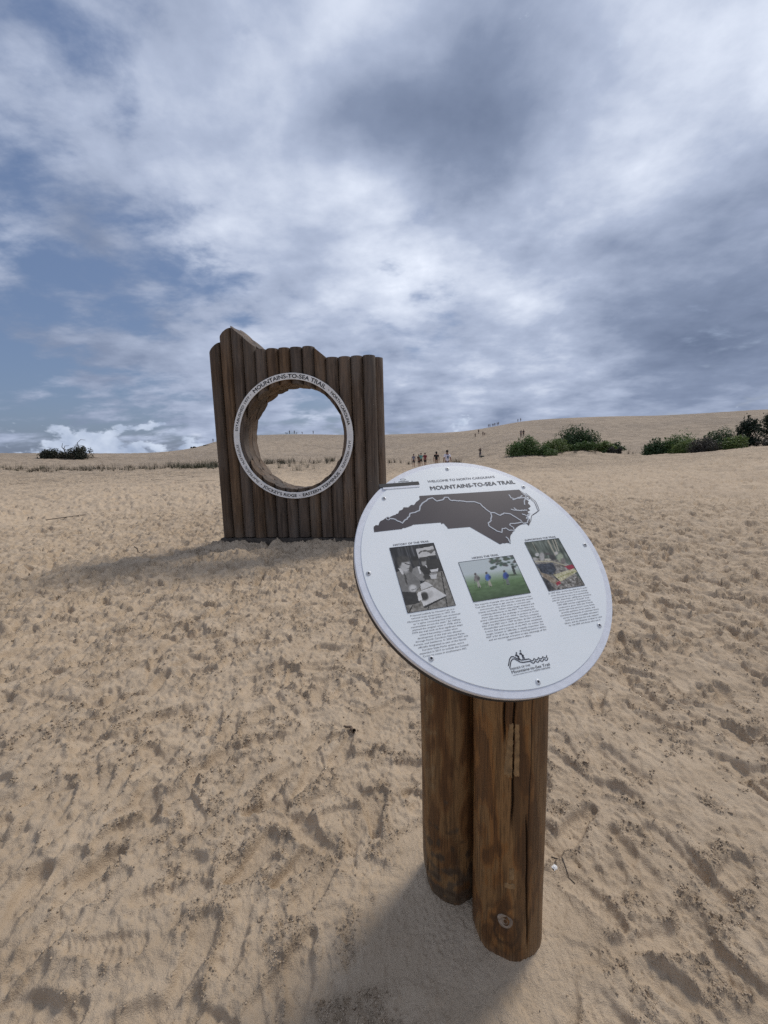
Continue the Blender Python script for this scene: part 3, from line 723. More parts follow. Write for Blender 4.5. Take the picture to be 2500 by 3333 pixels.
P3 = ['In 1997 Allen de Hart founded the Friends', 'of the Mountains-to-Sea Trail to manage', 'and advocate for the trail in partnership', 'with NC State Parks. Jeff Brewer served as', 'the first president of "Friends" from', '1997-2009 and the organization has', 'continued to grow. Each year Friends', 'works with local partners, raises funds,', 'provides guidance, hosts events, and', 'coordinates thousands of volunteer hours', 'across the state. Incredible volunteers', 'build and maintain the trail, support', 'hikers, and do whatever it takes to care', 'for the MST and those who use it.']
block('paragraph_lettering', para(P1, -.209, .146, -.1375, -.2425), M_GREYINK, wt=0)
block('paragraph_lettering', para(P2, .0005, .178, -.1370, -.2415), M_GREYINK, wt=0)
block('paragraph_lettering', para(P3, .210, .132, -.1390, -.2360), M_GREYINK, wt=0)
# emblem: two walkers on a ridge that runs out into waves
E1 = mm([(-60, -302), (-50, -287), (-43, -282), (-37, -283), (-26, -293), (-18, -295), (3, -296)])
E2 = [(x + .001, y - .006) for x, y in E1]
def waves(x0, y0, x1, n=4, a=.005):
    out = []
    for i in range(n):
        for j in range(7):
            t = j / 7; out.append((x0 + (x1 - x0) * (i + t) / n, y0 - a * math.sin(math.pi * t)))
    out.append((x1, y0 + .001)); return out
wk = []
for sx, hh in ((-.027, .9), (-.014, 1.05)):
    yb = -.2935
    for poly in ([(0, 0), (.0015, .008 * hh), (.001, .016 * hh)], [(.0045, 0), (.003, .008 * hh), (.001, .014 * hh)], [(.001, .010), (.006, .0085)]):
        wk.append(ribbon([(sx + x, yb + y) for x, y in poly], .0024, step=1))
    wk.append(dot(sx + .0018, yb + .0195 * hh, .0021)); wk.append(dot(sx - .0018, yb + .0135 * hh, .0026))
V, Fc = merge([ribbon(E1, .0024, step=.003), ribbon(E2, .0024, step=.003), ribbon(waves(.003, -.297, .054), .0022, step=.002), ribbon(waves(.003, -.303, .054), .0022, step=.002)] + wk); on_panel('emblem', V, Fc, M_PRINT, .0007)
block('emblem_lettering', [('FRIENDS OF THE', -.058, -.002, -.3128, .0046), ('NORTH CAROLINA', .001, .049, -.3272, .0034)], M_GREYINK, wt=.006)
block('emblem_lettering', [('Mountains-to-Sea Trail', -.058, .051, -.3212, .0066)], M_PRINT, wt=.006)
V, Fc = ribbon([(-.058, -.3255), (-.002, -.3255)], .0008, step=1); on_panel('emblem_rule', V, Fc, M_GREYINK, .0007)
# tiny phone marks printed above the slot
V, Fc = merge([ribbon(mm([(-178, 319), (-172, 322), (-163, 322), (-158, 318), (-163, 316), (-172, 316), (-178, 319)]), .0013, step=1), dot(-.198, .3105, .0022, 4), dot(-.139, .3095, .0022, 4), ribbon(mm([(-186, 3112 / 10), (-150, 3105 / 10)]), .0022, 4, .0006, .003)]); on_panel('slot_marks', V, Fc, M_GREYINK, .0007)

# ---- printed photographs: fine grids of coloured cells
def vcol_mat(name, rough=.38):
    def f(T, b):
        a = T.new('ShaderNodeVertexColor', layer_name='tint'); T.l.new(a.outputs[0], b.inputs['Base Color']); b.inputs['Roughness'].default_value = rough
    return material(name, f)
M_PHOTO = vcol_mat('photo_print')
class Canvas:
    """paints in the coordinates of a photographed quad (tl, tr, br, bl)"""
    def __init__(s, quad, nx, ny, seed):
        s.nx, s.ny = nx, ny; s.g = np.random.default_rng(seed)
        src = [(0, 0), (1, 0), (1, 1), (0, 1)]; A = []
        for (x, y), (u, v) in zip(src, quad): A.append([x, y, 1, 0, 0, 0, -u * x, -u * y, -u]); A.append([0, 0, 0, x, y, 1, -v * x, -v * y, -v])
        Hm = np.linalg.svd(np.array(A, float))[2][-1].reshape(3, 3)
        i, j = np.meshgrid((np.arange(ny) + .5) / ny, (np.arange(nx) + .5) / nx, indexing='ij'); s.i, s.j = i, j
        w = Hm[2, 0] * j + Hm[2, 1] * i + Hm[2, 2]; s.U = (Hm[0, 0] * j + Hm[0, 1] * i + Hm[0, 2]) / w; s.Vv = (Hm[1, 0] * j + Hm[1, 1] * i + Hm[1, 2]) / w
        s.a = np.zeros((ny, nx, 3))
    def noise(s, sx, sy):
        k = s.g.standard_normal((s.ny, s.nx)); f = np.fft.fft2(k); fy = np.fft.fftfreq(s.ny)[:, None]; fx = np.fft.fftfreq(s.nx)[None]
        r = np.fft.ifft2(f * np.exp(-((fx * sx) ** 2 + (fy * sy) ** 2) * 20)).real; return r / r.std()
    def fill(s, m, c, var=0.0):
        m = np.clip(m, 0, 1)[..., None]; cc = np.array(c, float) + (s.noise(1.2, 1.2)[..., None] * var if var else 0); s.a = s.a * (1 - m) + cc * m
    def poly(s, P, c, var=4):
        ins = np.zeros(s.U.shape, bool); n = len(P)
        for k in range(n):
            (x0, y0), (x1, y1) = P[k], P[(k + 1) % n]
            if y0 != y1: ins ^= ((s.Vv > y0) != (s.Vv > y1)) & (s.U < (x1 - x0) * (s.Vv - y0) / (y1 - y0) + x0)
        s.fill(ins.astype(float), c, var)
    def ell(s, x, y, rx, ry, c, var=4, soft=.25):
        r = np.sqrt(((s.U - x) / rx) ** 2 + ((s.Vv - y) / ry) ** 2); s.fill((1 + soft - r) / (2 * soft), c, var)
    def line(s, p, q, w, c):
        d = np.array(q, float) - p; L2 = d @ d; t = np.clip(((s.U - p[0]) * d[0] + (s.Vv - p[1]) * d[1]) / L2, 0, 1)
        s.fill((np.hypot(s.U - p[0] - t * d[0], s.Vv - p[1] - t * d[1]) < w / 2).astype(float), c)
    def build(s, name, x0, x1, y0, y1):
        a = lin(np.clip(s.a, 0, 255)) * .9
        X = np.linspace(x0, x1, s.nx + 1); Y = np.linspace(y1, y0, s.ny + 1)
        V = np.zeros((s.ny + 1, s.nx + 1, 3)); V[..., 0] = X[None]; V[..., 1] = Y[:, None]; V[..., 2] = ZP + .0007
        k = np.arange((s.ny + 1) * (s.nx + 1)).reshape(s.ny + 1, s.nx + 1)
        Fq = np.stack([k[:-1, :-1], k[1:, :-1], k[1:, 1:], k[:-1, 1:]], -1).reshape(-1, 4)
        me = mesh_np(name, V.reshape(-1, 3), Fq); ca = me.color_attributes.new('tint', 'FLOAT_COLOR', 'CORNER')
        c4 = np.ones((len(Fq), 4, 4), np.float32); c4[..., :3] = a.reshape(-1, 1, 3); ca.data.foreach_set('color', c4.ravel())
        o = link(name, me, M_PHOTO, panel)
        e = .0011
        P = [(x0, y0), (x1, y0), (x1, y1), (x0, y1), (x0, y0)]
        Vb, Fb = merge([ribbon([P[q], P[q + 1]], e, step=1) for q in range(4)]); Vb[:, 2] = ZP + .0011
        link('photo_border', mesh_np('photo_border', Vb, Fb), M_PRINT, o); return o
g_ = lambda v, w=6: (v + w * .5, v, v - w)
c = Canvas([(180, 175), (722, 102), (985, 880), (395, 978)], 84, 122, 1)
c.a[:] = 42; c.a += (np.clip(c.noise(.8, 7), -.4, 2.2) * 26)[..., None]
c.poly([(560, 330), (800, 300), (840, 460), (600, 520)], g_(50))
c.poly([(690, 480), (830, 455), (985, 880), (395, 978), (370, 880), (560, 640)], g_(128, 10), 12)
for p, q in (((812, 470), (880, 890)), ((650, 900), (640, 945)), ((455, 885), (410, 970))): c.line(p, q, 13, g_(38))
c.poly([(500, 185), (715, 140), (750, 258), (540, 308)], g_(200)); c.poly([(528, 238), (560, 205), (620, 190), (650, 200), (725, 178), (735, 195), (690, 240), (640, 215), (580, 215), (545, 245)], g_(95)); c.poly([(540, 292), (748, 250), (750, 262), (542, 308)], g_(60))
c.poly([(545, 380), (600, 385), (690, 425), (690, 490), (580, 500)], g_(40)); c.ell(600, 350, 30, 42, g_(150)); c.ell(592, 318, 34, 20, g_(60)); c.poly([(610, 385), (628, 380), (640, 420)], g_(200))
c.poly([(440, 440), (520, 395), (600, 500), (610, 580), (540, 575), (470, 530)], g_(140)); c.ell(498, 345, 42, 56, g_(62)); c.ell(485, 300, 46, 26, g_(30)); c.poly([(520, 400), (545, 400), (565, 495), (550, 490)], g_(215)); c.ell(640, 530, 50, 30, g_(60))
c.poly([(255, 480), (330, 440), (440, 470), (545, 565), (560, 640), (490, 720), (375, 840), (320, 690)], g_(122)); c.poly([(285, 425), (330, 430), (355, 500), (330, 500)], g_(220)); c.poly([(350, 480), (380, 520), (400, 640), (370, 600)], g_(70))
c.ell(370, 395, 68, 82, g_(188)); c.ell(345, 310, 82, 42, g_(66)); c.ell(300, 350, 26, 50, g_(72)); c.line((370, 365), (440, 385), 12, g_(35)); c.line((390, 430), (425, 425), 8, g_(90)); c.ell(440, 430, 22, 40, g_(80))
c.poly([(325, 715), (500, 720), (545, 850), (365, 890)], g_(52)); c.ell(462, 672, 48, 46, g_(205)); c.line((420, 690), (500, 680), 4, g_(120)); c.line((440, 710), (505, 665), 4, g_(120))
c.poly([(550, 622), (620, 585), (705, 635), (565, 695)], g_(208)); c.poly([(520, 720), (700, 650), (875, 760), (590, 895)], g_(214)); c.poly([(590, 895), (875, 760), (870, 780), (600, 920)], g_(45)); c.ell(600, 770, 52, 52, g_(58)); c.poly([(515, 730), (555, 715), (575, 810), (530, 830)], g_(225)); c.ell(678, 745, 32, 46, g_(192))
c.poly([(672, 440), (775, 420), (770, 455), (690, 468)], g_(215)); c.poly([(665, 505), (760, 485), (752, 550), (690, 555)], g_(200)); c.poly([(670, 480), (750, 470), (745, 498), (668, 500)], g_(150))
c.build('archive_photo_print', -.2755, -.1405, -.127, .0705)
c = Canvas([(38, 355), (605, 287), (782, 683), (192, 773)], 110, 78, 2)
t = np.clip((c.i - .33) / .30, 0, 1)[..., None]; c.a[:] = np.array([198, 206, 204]) * (1 - t) + np.array([104, 132, 84]) * t
t = np.clip((c.i - .6) / .4, 0, 1)[..., None]; c.a = c.a * (1 - t * .3); c.a += (c.noise(3, 1) * 5)[..., None] * np.clip((c.i - .4) * 3, 0, 1)[..., None]
rg = np.random.default_rng(5)
for k in range(70):
    x, y = rg.uniform(375, 650), rg.uniform(290, 430)
    if y > 330 + abs(x - 520) * .9 and y > 400: continue
    c.ell(x, y, rg.uniform(10, 24), rg.uniform(6, 13), (70 + rg.uniform(-12, 14), 84 + rg.uniform(-12, 14), 72), 3, .5)
c.poly([(585, 400), (612, 395), (640, 490), (612, 492)], (60, 66, 58))
c.ell(600, 495, 60, 8, (80, 98, 66), 2, .6)
for x, y, jc, lc in ((225, 525, (128, 122, 116), (168, 166, 152)), (340, 515, (74, 106, 176), (166, 162, 142)), (525, 500, (52, 78, 148), (112, 116, 112))):
    c.line((x + 8, y + 25), (x + 20, y + 92), 15, lc); c.line((x + 14, y + 25), (x + 40, y + 88), 14, lc); c.ell(x, y, 25, 36, jc); c.ell(x - 12, y - 45, 12, 13, (92, 84, 78)); c.ell(x + 22, y + 2, 14, 20, tuple(v * .7 for v in jc)); c.line((x - 25, y + 5), (x - 10, y + 95), 4, (80, 84, 74)); c.line((x + 20, y + 92), (x + 32, y + 96), 8, (50, 50, 46))
c.build('hikers_photo_print', -.0875, .0905, -.126, -.003)
c = Canvas([(718, 147), (1075, 112), (1345, 603), (970, 655)], 78, 104, 3)
c.a[:] = np.array([84, 92, 80]); c.a += (c.noise(1.2, 4) * 17)[..., None]
for p, q, w in (((965, 135), (1040, 285), 15), ((1010, 130), (1055, 250), 9), ((1035, 125), (1075, 240), 11), ((800, 150), (850, 250), 6)): c.line(p, q, w, (168, 162, 142))
c.poly([(800, 310), (1100, 330), (1180, 390), (1240, 470), (1345, 600), (970, 655), (860, 420)], (128, 122, 112), 24)
c.poly([(835, 375), (1010, 365), (1050, 440), (1010, 485), (900, 470)], (52, 58, 68), 14)
for x, y, rx, ry, cc in ((850, 275, 22, 18, (196, 194, 188)), (900, 300, 26, 46, (176, 172, 166)), (960, 270, 34, 12, (84, 78, 74)), (1010, 310, 30, 30, (58, 56, 54)), (1050, 265, 20, 16, (206, 200, 190)), (1090, 310, 34, 44, (160, 166, 140)), (1120, 350, 26, 30, (120, 112, 104)), (820, 320, 34, 16, (170, 168, 160)), (960, 330, 36, 12, (190, 184, 168))): c.ell(x, y, rx, ry, cc, 8)
c.line((830, 345), (1010, 350), 12, (186, 178, 150)); c.line((1000, 350), (1160, 400), 10, (178, 168, 140))
c.poly([(1020, 488), (1235, 425), (1268, 462), (1095, 560)], (196, 188, 150), 6); c.line((1060, 520), (1250, 455), 8, (150, 150, 84))
c.poly([(1130, 405), (1215, 385), (1245, 420), (1190, 442)], (158, 42, 62)); c.poly([(880, 460), (950, 480), (1095, 570), (1060, 600), (920, 520)], (150, 134, 112), 8); c.poly([(1040, 570), (1085, 550), (1100, 578), (1060, 600)], (164, 56, 66)); c.poly([(900, 505), (960, 540), (1030, 640), (970, 655)], (60, 58, 56), 14)
c.a += ((c.noise(.6, .6) * 15) * (c.i > .66))[..., None]
c.build('volunteers_photo_print', .149, .2725, -.130, .035)

# ---- the two posts
def post_dark(T, b):
    a = T.new('ShaderNodeVertexColor', layer_name='tint').outputs[0]
    co = T.new('ShaderNodeTexCoord').outputs['Object']
    st = T.vm('MULTIPLY', co, (1, 1, .045)); g1 = T.noise(st, 55, 5, .6, .4); g2 = T.noise(st, 240, 5, .62)
    c = T.mix(T.m('MULTIPLY', T.ss(g1, .47, .58), .5), a, (.055, .028, .013)); c = T.mix(T.m('MULTIPLY', T.ss(g2, .52, .60), .5), c, (.040, .021, .010))
    T.l.new(c, b.inputs['Base Color']); b.inputs['Roughness'].default_value = .48; b.inputs['Specular IOR Level'].default_value = .28
    bp = T.new('ShaderNodeBump'); bp.inputs['Distance'].default_value = .0016; bp.inputs['Strength'].default_value = .7
    T.l.new(T.m('ADD', g1, T.m('MULTIPLY', g2, .5)), bp.inputs['Height']); T.l.new(bp.outputs[0], b.inputs['Normal'])
M_POST = material('stained_post_wood', post_dark)
M_KNOT = material('knot_wood', log_shader((.15, .115, .085), (.27, .215, .16), (.28, .24, .2), .3, 18))
M_SCAR = plain('split_raw_wood', (.25, .152, .066), .75, var=.3, scale=40)


def vnoise(P, L, seed):
    g = np.random.default_rng(seed); acc = 0
    for k in range(14):
        d = g.normal(size=P.shape[1]); d /= np.linalg.norm(d); acc = acc + np.sin(P @ d * (2 * np.pi / L) * g.uniform(.5, 1.6) + g.uniform(0, 6.3))
    return acc / math.sqrt(7)
def make_post(cx, cy, seed, cracks, right):
    na, nz = 440, 150
    face = math.atan2(-cy, -cx)                             # direction to the camera
    ph = np.linspace(-math.pi, math.pi, na, endpoint=False)
    n = DISC_R[:, 2]
    def ztop(x, y):                                         # sawn under the backing plate
        o = DISC_C - n * .0305; return o[2] - (n[0] * (x - o[0]) + n[1] * (y - o[1])) / n[2]
    zz = np.linspace(0, 1, nz); zb = -.25
    PH, T_ = np.meshgrid(ph, zz); A = face + PH
    Zmid = zb + T_ * 1.5
    r = POST_R * (1 + .010 * np.sin(2 * A + seed) + .006 * np.sin(3 * A + Zmid * 3) - .012 * (Zmid - .5)) + .0012 * np.sin(7 * A + Zmid * 6)
    if not right: r = r + .006 * np.exp(-((Zmid - .10) / .07) ** 2) * np.cos(PH - .3) - .012 * np.exp(-((Zmid - .0) / .05) ** 2)
    X0, Y0 = cx + POST_R * np.cos(A), cy + POST_R * np.sin(A)
    top = ztop(cx + r * np.cos(A), cy + r * np.sin(A))
    Z = zb + T_ * (np.maximum(top, .3) - zb)
    cr = np.zeros_like(Z)
    for (p0, p1, z0, z1, w, dp) in cracks:
        t = np.clip((Z - z0) / (z1 - z0), 0, 1); pc = p0 + (p1 - p0) * t + .010 * np.sin(Z * 23 + p0 * 9) + .006 * np.sin(Z * 61)
        on = np.clip((Z - z0) / .06, 0, 1) * np.clip((z1 - Z) / .06, 0, 1)
        m = np.exp(-((PH - pc) / w) ** 2) * on; r = r - dp * m; cr = np.maximum(cr, m)
    V = np.stack([cx + r * np.cos(A), cy + r * np.sin(A), Z], -1)
    k = np.arange(na * nz).reshape(nz, na); k2 = np.roll(k, -1, 1)
    Fq = np.stack([k[:-1], k2[:-1], k2[1:], k[1:]], -1).reshape(-1, 4)
    # staining
    Q = np.stack([PH.ravel() * POST_R, Z.ravel() * .28], 1); Q2 = np.stack([PH.ravel() * POST_R, Z.ravel()], 1)
    a = vnoise(Q, .09, seed).reshape(Z.shape) + .5 * vnoise(Q, .035, seed + 1).reshape(Z.shape); b = vnoise(Q2, .05, seed + 2).reshape(Z.shape)
    C = np.empty(Z.shape + (3,)); C[:] = (.245, .112, .035) if right else (.185, .090, .033)
    def lay(m, c, k=1.0):
        m = np.clip(m, 0, 1)[..., None] * k; C[:] = C * (1 - m) + np.array(c) * m
    lay((a - .1) / .25, (.255, .148, .062), .6); lay((-a - .35) / .3, (.098, .044, .017), .7)
    if right:
        # dark tongue of stain running down to the knot, paler streak beside it
        cen = .28 + .25 * (Z - .55); lay((.32 - np.abs(PH - cen - .25 * np.sin(Z * 5)) - .3 * np.abs(Z - .52)) / .08, (.085, .042, .018), .6)
        d = np.hypot((PH + .02) * POST_R, (Z - .118) * .75); lay((np.sin(d * 210 + .8 * b) - .1) * np.exp(-(d / .06) ** 2) * 2, (.055, .03, .016), .8)
        lay((PH - .62) / .1, (.125, .078, .044), .5)
    else:
        lay((a * .6 + b * .5 + (Z - .75) * 3 + .1 - np.abs(PH + .75) * 2.2) / .12, (.26, .170, .085), .7)
        lay((.9 - Z * 6 + .6 * b) / .2, (.095, .070, .046), .8); lay((b - .8) * (Z < .3) / .4, (.05, .03, .017), .6)
    lay(np.clip((.045 - Z) / .04, 0, 1) * .5, (.3, .22, .15), .6)
    lay(cr * 1.4, (.012, .008, .006), .95)
    me = mesh_np('post', V.reshape(-1, 3) - np.array([.285, 1.23, 0]), Fq, smooth=True)
    ca = me.color_attributes.new('tint', 'FLOAT_COLOR', 'POINT'); c4 = np.ones((na * nz, 4), np.float32); c4[:, :3] = C.reshape(-1, 3); ca.data.foreach_set('color', c4.ravel())
    o = link('post', me, M_POST, sign)
    def patch(name, p0, p1, z0, z1, mat, lift, jag, seed):
        """a thin raised sliver of raw wood following the post's surface"""
        g = random.Random(seed); n1, n2 = 10, 24; Vp = []
        jl = [g.uniform(-jag, jag) for _ in range(n2 + 1)]; jr = [g.uniform(-jag, jag) for _ in range(n2 + 1)]
        for q in range(n2 + 1):
            t = q / n2
            for s in range(n1 + 1):
                p = p0[0] + (p0[1] - p0[0]) * t + jl[q] + ((p1[0] + (p1[1] - p1[0]) * t + jr[q]) - (p0[0] + (p0[1] - p0[0]) * t + jl[q])) * s / n1
                z = z0 + (z1 - z0) * t + (g.uniform(-.006, .006) if q in (0, n2) else 0); aa = face + p
                e = min(s, n1 - s, q, n2 - q); rr = np.interp(0, [0], [POST_R]) * (1 + .010 * math.sin(2 * aa + (1 if right else 5)) + .006 * math.sin(3 * aa + z * 3) - .012 * (z - .5)) + .0012 * math.sin(7 * aa + z * 6) + (lift if e > 0 else -.002)
                Vp.append((cx + rr * math.cos(aa) - .285, cy + rr * math.sin(aa) - 1.23, z))
        kk = np.arange((n1 + 1) * (n2 + 1)).reshape(n2 + 1, n1 + 1); Fp = np.stack([kk[:-1, :-1], kk[:-1, 1:], kk[1:, 1:], kk[1:, :-1]], -1).reshape(-1, 4)
        return link(name, mesh_np(name, Vp, Fp), mat, o)
    return o, face, patch
def post_at(u, v, cx, cy):
    """photo pixel -> (angle, height) on a post"""
    d = ray(u, v); ox, oy = -cx, -cy; A_ = d[0] ** 2 + d[1] ** 2; B_ = 2 * (ox * d[0] + oy * d[1]); C_ = ox * ox + oy * oy - POST_R ** 2
    t = (-B_ - math.sqrt(max(0, B_ * B_ - 4 * A_ * C_))) / (2 * A_); p = CAM + d * t
    ang = math.atan2(p[1] - cy, p[0] - cx) - math.atan2(-cy, -cx); return (ang + math.pi) % (2 * math.pi) - math.pi, p[2]
q6 = lambda x, y: (1280 + .461 * x, 2180 + .461 * y)
R_ = POSTS[1]; L_ = POSTS[0]
pa = lambda x, y, P: post_at(*q6(x, y), *P)
def crack(P, x0, y0, x1, y1, w, dp):
    a, b = pa(x0, y0, P), pa(x1, y1, P); return (a[0], b[0], a[1], b[1], w, dp)
post_l, face_l, patch_l = make_post(*L_, 5, [crack(L_, 246, 1480, 250, 1290, .02, .006), crack(L_, 330, 1500, 320, 1300, .015, .004)], False)
cr = [crack(R_, 782, 560, 780, 120, .030, .012), crack(R_, 836, 1150, 862, 130, .024, .010), crack(R_, 950, 2000, 945, 1000, .026, .010), crack(R_, 955, 1200, 1000, 300, .012, .003)]
cr = [(a, b, z0, z1 + (.5 if z1 > .7 else 0), w, d) for a, b, z0, z1, w, d in cr]
post_r, face_r, patch_r = make_post(*R_, 1, cr, True)
a, b, c_, d_ = pa(820, 380, R_), pa(893, 375, R_), pa(775, 750, R_), pa(895, 770, R_)
patch_r('raw_wood_scar', (c_[0], a[0]), (pa(842, 750, R_)[0], pa(850, 380, R_)[0]), c_[1], a[1], M_SCAR, .0012, .012, 1)
patch_r('raw_wood_scar', (pa(852, 760, R_)[0], pa(862, 380, R_)[0]), (d_[0], b[0]), d_[1], b[1], M_SCAR, .0012, .010, 2)
a, b = pa(815, 1480, R_), pa(855, 1405, R_); patch_r('raw_wood_scar', (a[0], a[0]), (b[0], b[0]), a[1], b[1], M_SCAR, .0008, .012, 3)
a, b = pa(780, 1530, R_), pa(862, 1512, R_); patch_r('raw_wood_scar', (a[0], a[0]), (b[0], b[0]), a[1], b[1], M_SCAR, .0008, .02, 4)
def knot(P, face, x, y, rad, parent):
    an, z = pa(x, y, P); aa = face + an; c0 = Vector((P[0] + (POST_R + .001) * math.cos(aa) - .285, P[1] + (POST_R + .001) * math.sin(aa) - 1.23, z)); nrm = Vector((math.cos(aa), math.sin(aa), 0)); tn = Vector((-math.sin(aa), math.cos(aa), 0))
    bm = bmesh.new(); rows = []
    for rr, h in ((1.12, -.006), (1.02, -.0006), (.92, .0004), (.62, .0002), (.56, -.0006), (.34, .0004), (.16, -.0006)):
        rows.append([bm.verts.new(c0 + tn * (rad * rr * (1 + .05 * math.sin(3 * t)) * math.cos(t)) + Vector((0, 0, 1)) * (rad * rr * 1.12 * math.sin(t)) + nrm * h) for t in (2 * math.pi * i / 24 for i in range(24))])
    for A, B in zip(rows[:-1], rows[1:]):
        for k in range(24): bm.faces.new((A[k], A[(k + 1) % 24], B[(k + 1) % 24], B[k]))
    bm.faces.new(rows[-1]); from_bm('knot', bm, M_KNOT, parent, 60)
knot(R_, face_r, 790, 1775, .021, post_r)

# ------------------------------------------------------------------ plants
def leaf_shader(c0, c1, c2):
    def f(T, b):
        geo = T.new('ShaderNodeNewGeometry'); co = T.new('ShaderNodeTexCoord').outputs['Object']
        r = geo.outputs['Random Per Island']
        c = T.mix(r, c0, c1); c = T.mix(T.m('MULTIPLY', T.ss(T.noise(co, .9, 3, .5), .45, .7), .6), c, c2)
        T.l.new(c, b.inputs['Base Color']); b.inputs['Roughness'].default_value = .55; b.inputs['Specular IOR Level'].default_value = .3
        b.inputs['Subsurface Weight'].default_value = 0.0
        tr = T.new('ShaderNodeBsdfTranslucent'); T.l.new(c, tr.inputs[0]); mx = T.new('ShaderNodeMixShader'); mx.inputs[0].default_value = .34
        T.l.new(b.outputs[0], mx.inputs[1]); T.l.new(tr.outputs[0], mx.inputs[2])
        T.l.new(mx.outputs[0], T.n['Material Output'].inputs[0])
    return f
M_BARK = plain('shrub_bark', (.085, .07, .055), .9, var=.3, scale=14)
M_LF_MID = material('leaf_mid_green', leaf_shader((.060, .108, .032), (.130, .195, .060), (.09, .125, .046)))
M_LF_DARK = material('leaf_dark_green', leaf_shader((.034, .066, .025), (.072, .118, .043), (.05, .078, .038)))
M_LF_LIGHT = material('leaf_yellow_green', leaf_shader((.10, .148, .040), (.175, .220, .066), (.10, .13, .046)))
M_LF_GREY = material('leaf_grey_brown', leaf_shader((.055, .050, .042), (.095, .085, .068), (.05, .055, .04)))
M_LF_CEDAR = material('leaf_cedar', leaf_shader((.014, .026, .016), (.030, .048, .026), (.02, .03, .02)))
M_LF_WIND = material('leaf_windswept', leaf_shader((.030, .036, .024), (.055, .062, .040), (.06, .052, .038)))
def leaves(C, N_, size, g, aspect=.5, up=.35):
    """N_ diamond leaves scattered by centre list C (n,3) -> V,F"""
    n = len(C); nor = N_ + g.normal(0, .55, (n, 3)); nor[:, 2] += up; nor /= np.linalg.norm(nor, axis=1)[:, None]
    a = np.cross(nor, g.normal(size=(n, 3))); a /= np.linalg.norm(a, axis=1)[:, None]; b = np.cross(nor, a)
    s = size * np.exp(g.normal(0, .3, n))[:, None]
    V = np.stack([C - a * s, C + b * s * aspect + nor * s * .12, C + a * s, C - b * s * aspect + nor * s * .12], 1).reshape(-1, 3)
    return V, np.arange(4 * n).reshape(n, 4)
def shrub(name, label, cat, u0, u1, vt, vb, Y, mat, seed, size=.085, dens=1.0, depth=.8, clumps=14, spiky=0.0, group=None, flat=1.0, sink=.15):
    g = np.random.default_rng(seed); um = (u0 + u1) / 2
    p = at_depth(um, vb, Y); x, y = p[0], p[1]; z = gz(x, y)
    dist = math.hypot(x, y); ca = y / dist
    W = (at_depth(u1, vb, Y)[0] - at_depth(u0, vb, Y)[0]) * ca; Hh = at_depth(um, vt, Y)[2] - z
    root = empty(name, (x, y, z), -math.atan2(x, y)); tag(root, label, cat, group)
    D = W * depth; CC = []; RR = []
    for k in range(clumps):
        a = g.uniform(0, 2 * math.pi); r = math.sqrt(g.uniform(0, 1)) * .82; cx, cy = .5 * W * r * math.cos(a), .5 * D * r * math.sin(a)
        hmax = Hh * (1 - (r ** 2.2) * .62 * flat) * g.uniform(.75, 1.0); rad = max(.16 * Hh, min(.34 * Hh, .24 * W)) * g.uniform(.75, 1.2)
        CC.append((cx, cy, max(rad * .5, hmax - rad * .85))); RR.append(rad)
        if hmax > 1.6 * rad: CC.append((cx * 1.05, cy * 1.05, (hmax - rad) * g.uniform(.25, .55))); RR.append(rad * 1.05)
    CC[0] = (0.04 * W, 0, Hh - RR[0] * .85)
    P = []; N_ = []
    tot = int(3600 * dens); wts = np.array(RR) ** 2; wts /= wts.sum()
    for c, r, w in zip(CC, RR, wts):
        n = int(tot * w) + 8; d = g.normal(size=(n, 3)); d /= np.linalg.norm(d, axis=1)[:, None]
        rr = r * np.clip(1 - np.abs(g.normal(0, .22, n)) + .14 * vnoise(d, 1.1, seed + 3), .3, 1.35); q = np.array(c) + d * rr[:, None] * np.array([1.1, 1.1, .85]); P.append(q); N_.append(d)
    P = np.concatenate(P); N_ = np.concatenate(N_)
    if spiky:                                                # shoots that stand out of the crown
        m = int(70 * spiky); b = P[g.integers(0, len(P), m)]; b = b[b[:, 2] > Hh * .35]
        for q in b:
            L = g.uniform(.12, .3) * Hh * spiky; t = g.uniform(0, 1, 16)[:, None]; dirv = np.array([g.normal(0, .3), g.normal(0, .3), 1.0]); P = np.vstack([P, q + dirv * t * L + g.normal(0, .04, (16, 3))]); N_ = np.vstack([N_, g.normal(size=(16, 3))])
    ok = P[:, 2] > -.05; P, N_ = P[ok], N_[ok]
    V, Fq = leaves(P, N_, size, g); link('foliage', mesh_np('foliage', V, Fq), mat, root)
    pick = g.permutation(len(CC))[:7]
    for k in pick:
        c = CC[k]; mid = (c[0] * .45 + g.normal(0, .05), c[1] * .45, c[2] * .5)
        V, Fq = tube([(c[0] * .12, c[1] * .12, -sink), mid, c], [.05 * Hh / 2, .035 * Hh / 2, .012], 5); link('stem', mesh_np('stem', V, Fq, True), M_BARK, root)
    return root
G1, G2 = 'shrubs on the sand mound below the dune', 'shrubs along the sand bank at the right edge'
shrub('tall_shrub', 'tallest dark green rounded shrub behind the others in the middle thicket', 'shrub', 1796, 1945, 1374, 1462, 66, M_LF_DARK, 1, .13, 2.0, .7, 26, .5, G1)
shrub('leafy_shrub', 'broad mid-green shrub at the left end of the middle thicket', 'shrub', 1655, 1770, 1416, 1484, 60, M_LF_MID, 2, .11, 1.7, .7, 22, .55, G1)
shrub('leafy_shrub', 'small green shrub at the front foot of the leftmost thicket shrub', 'shrub', 1735, 1812, 1447, 1479, 58.5, M_LF_MID, 12, .09, .8, .8, 12, .5, G1)
shrub('leafy_shrub', 'low yellow-green shrub in front of the tallest dark shrub', 'shrub', 1752, 1862, 1424, 1463, 62, M_LF_LIGHT, 3, .10, 1.2, .7, 16, .4, G1)
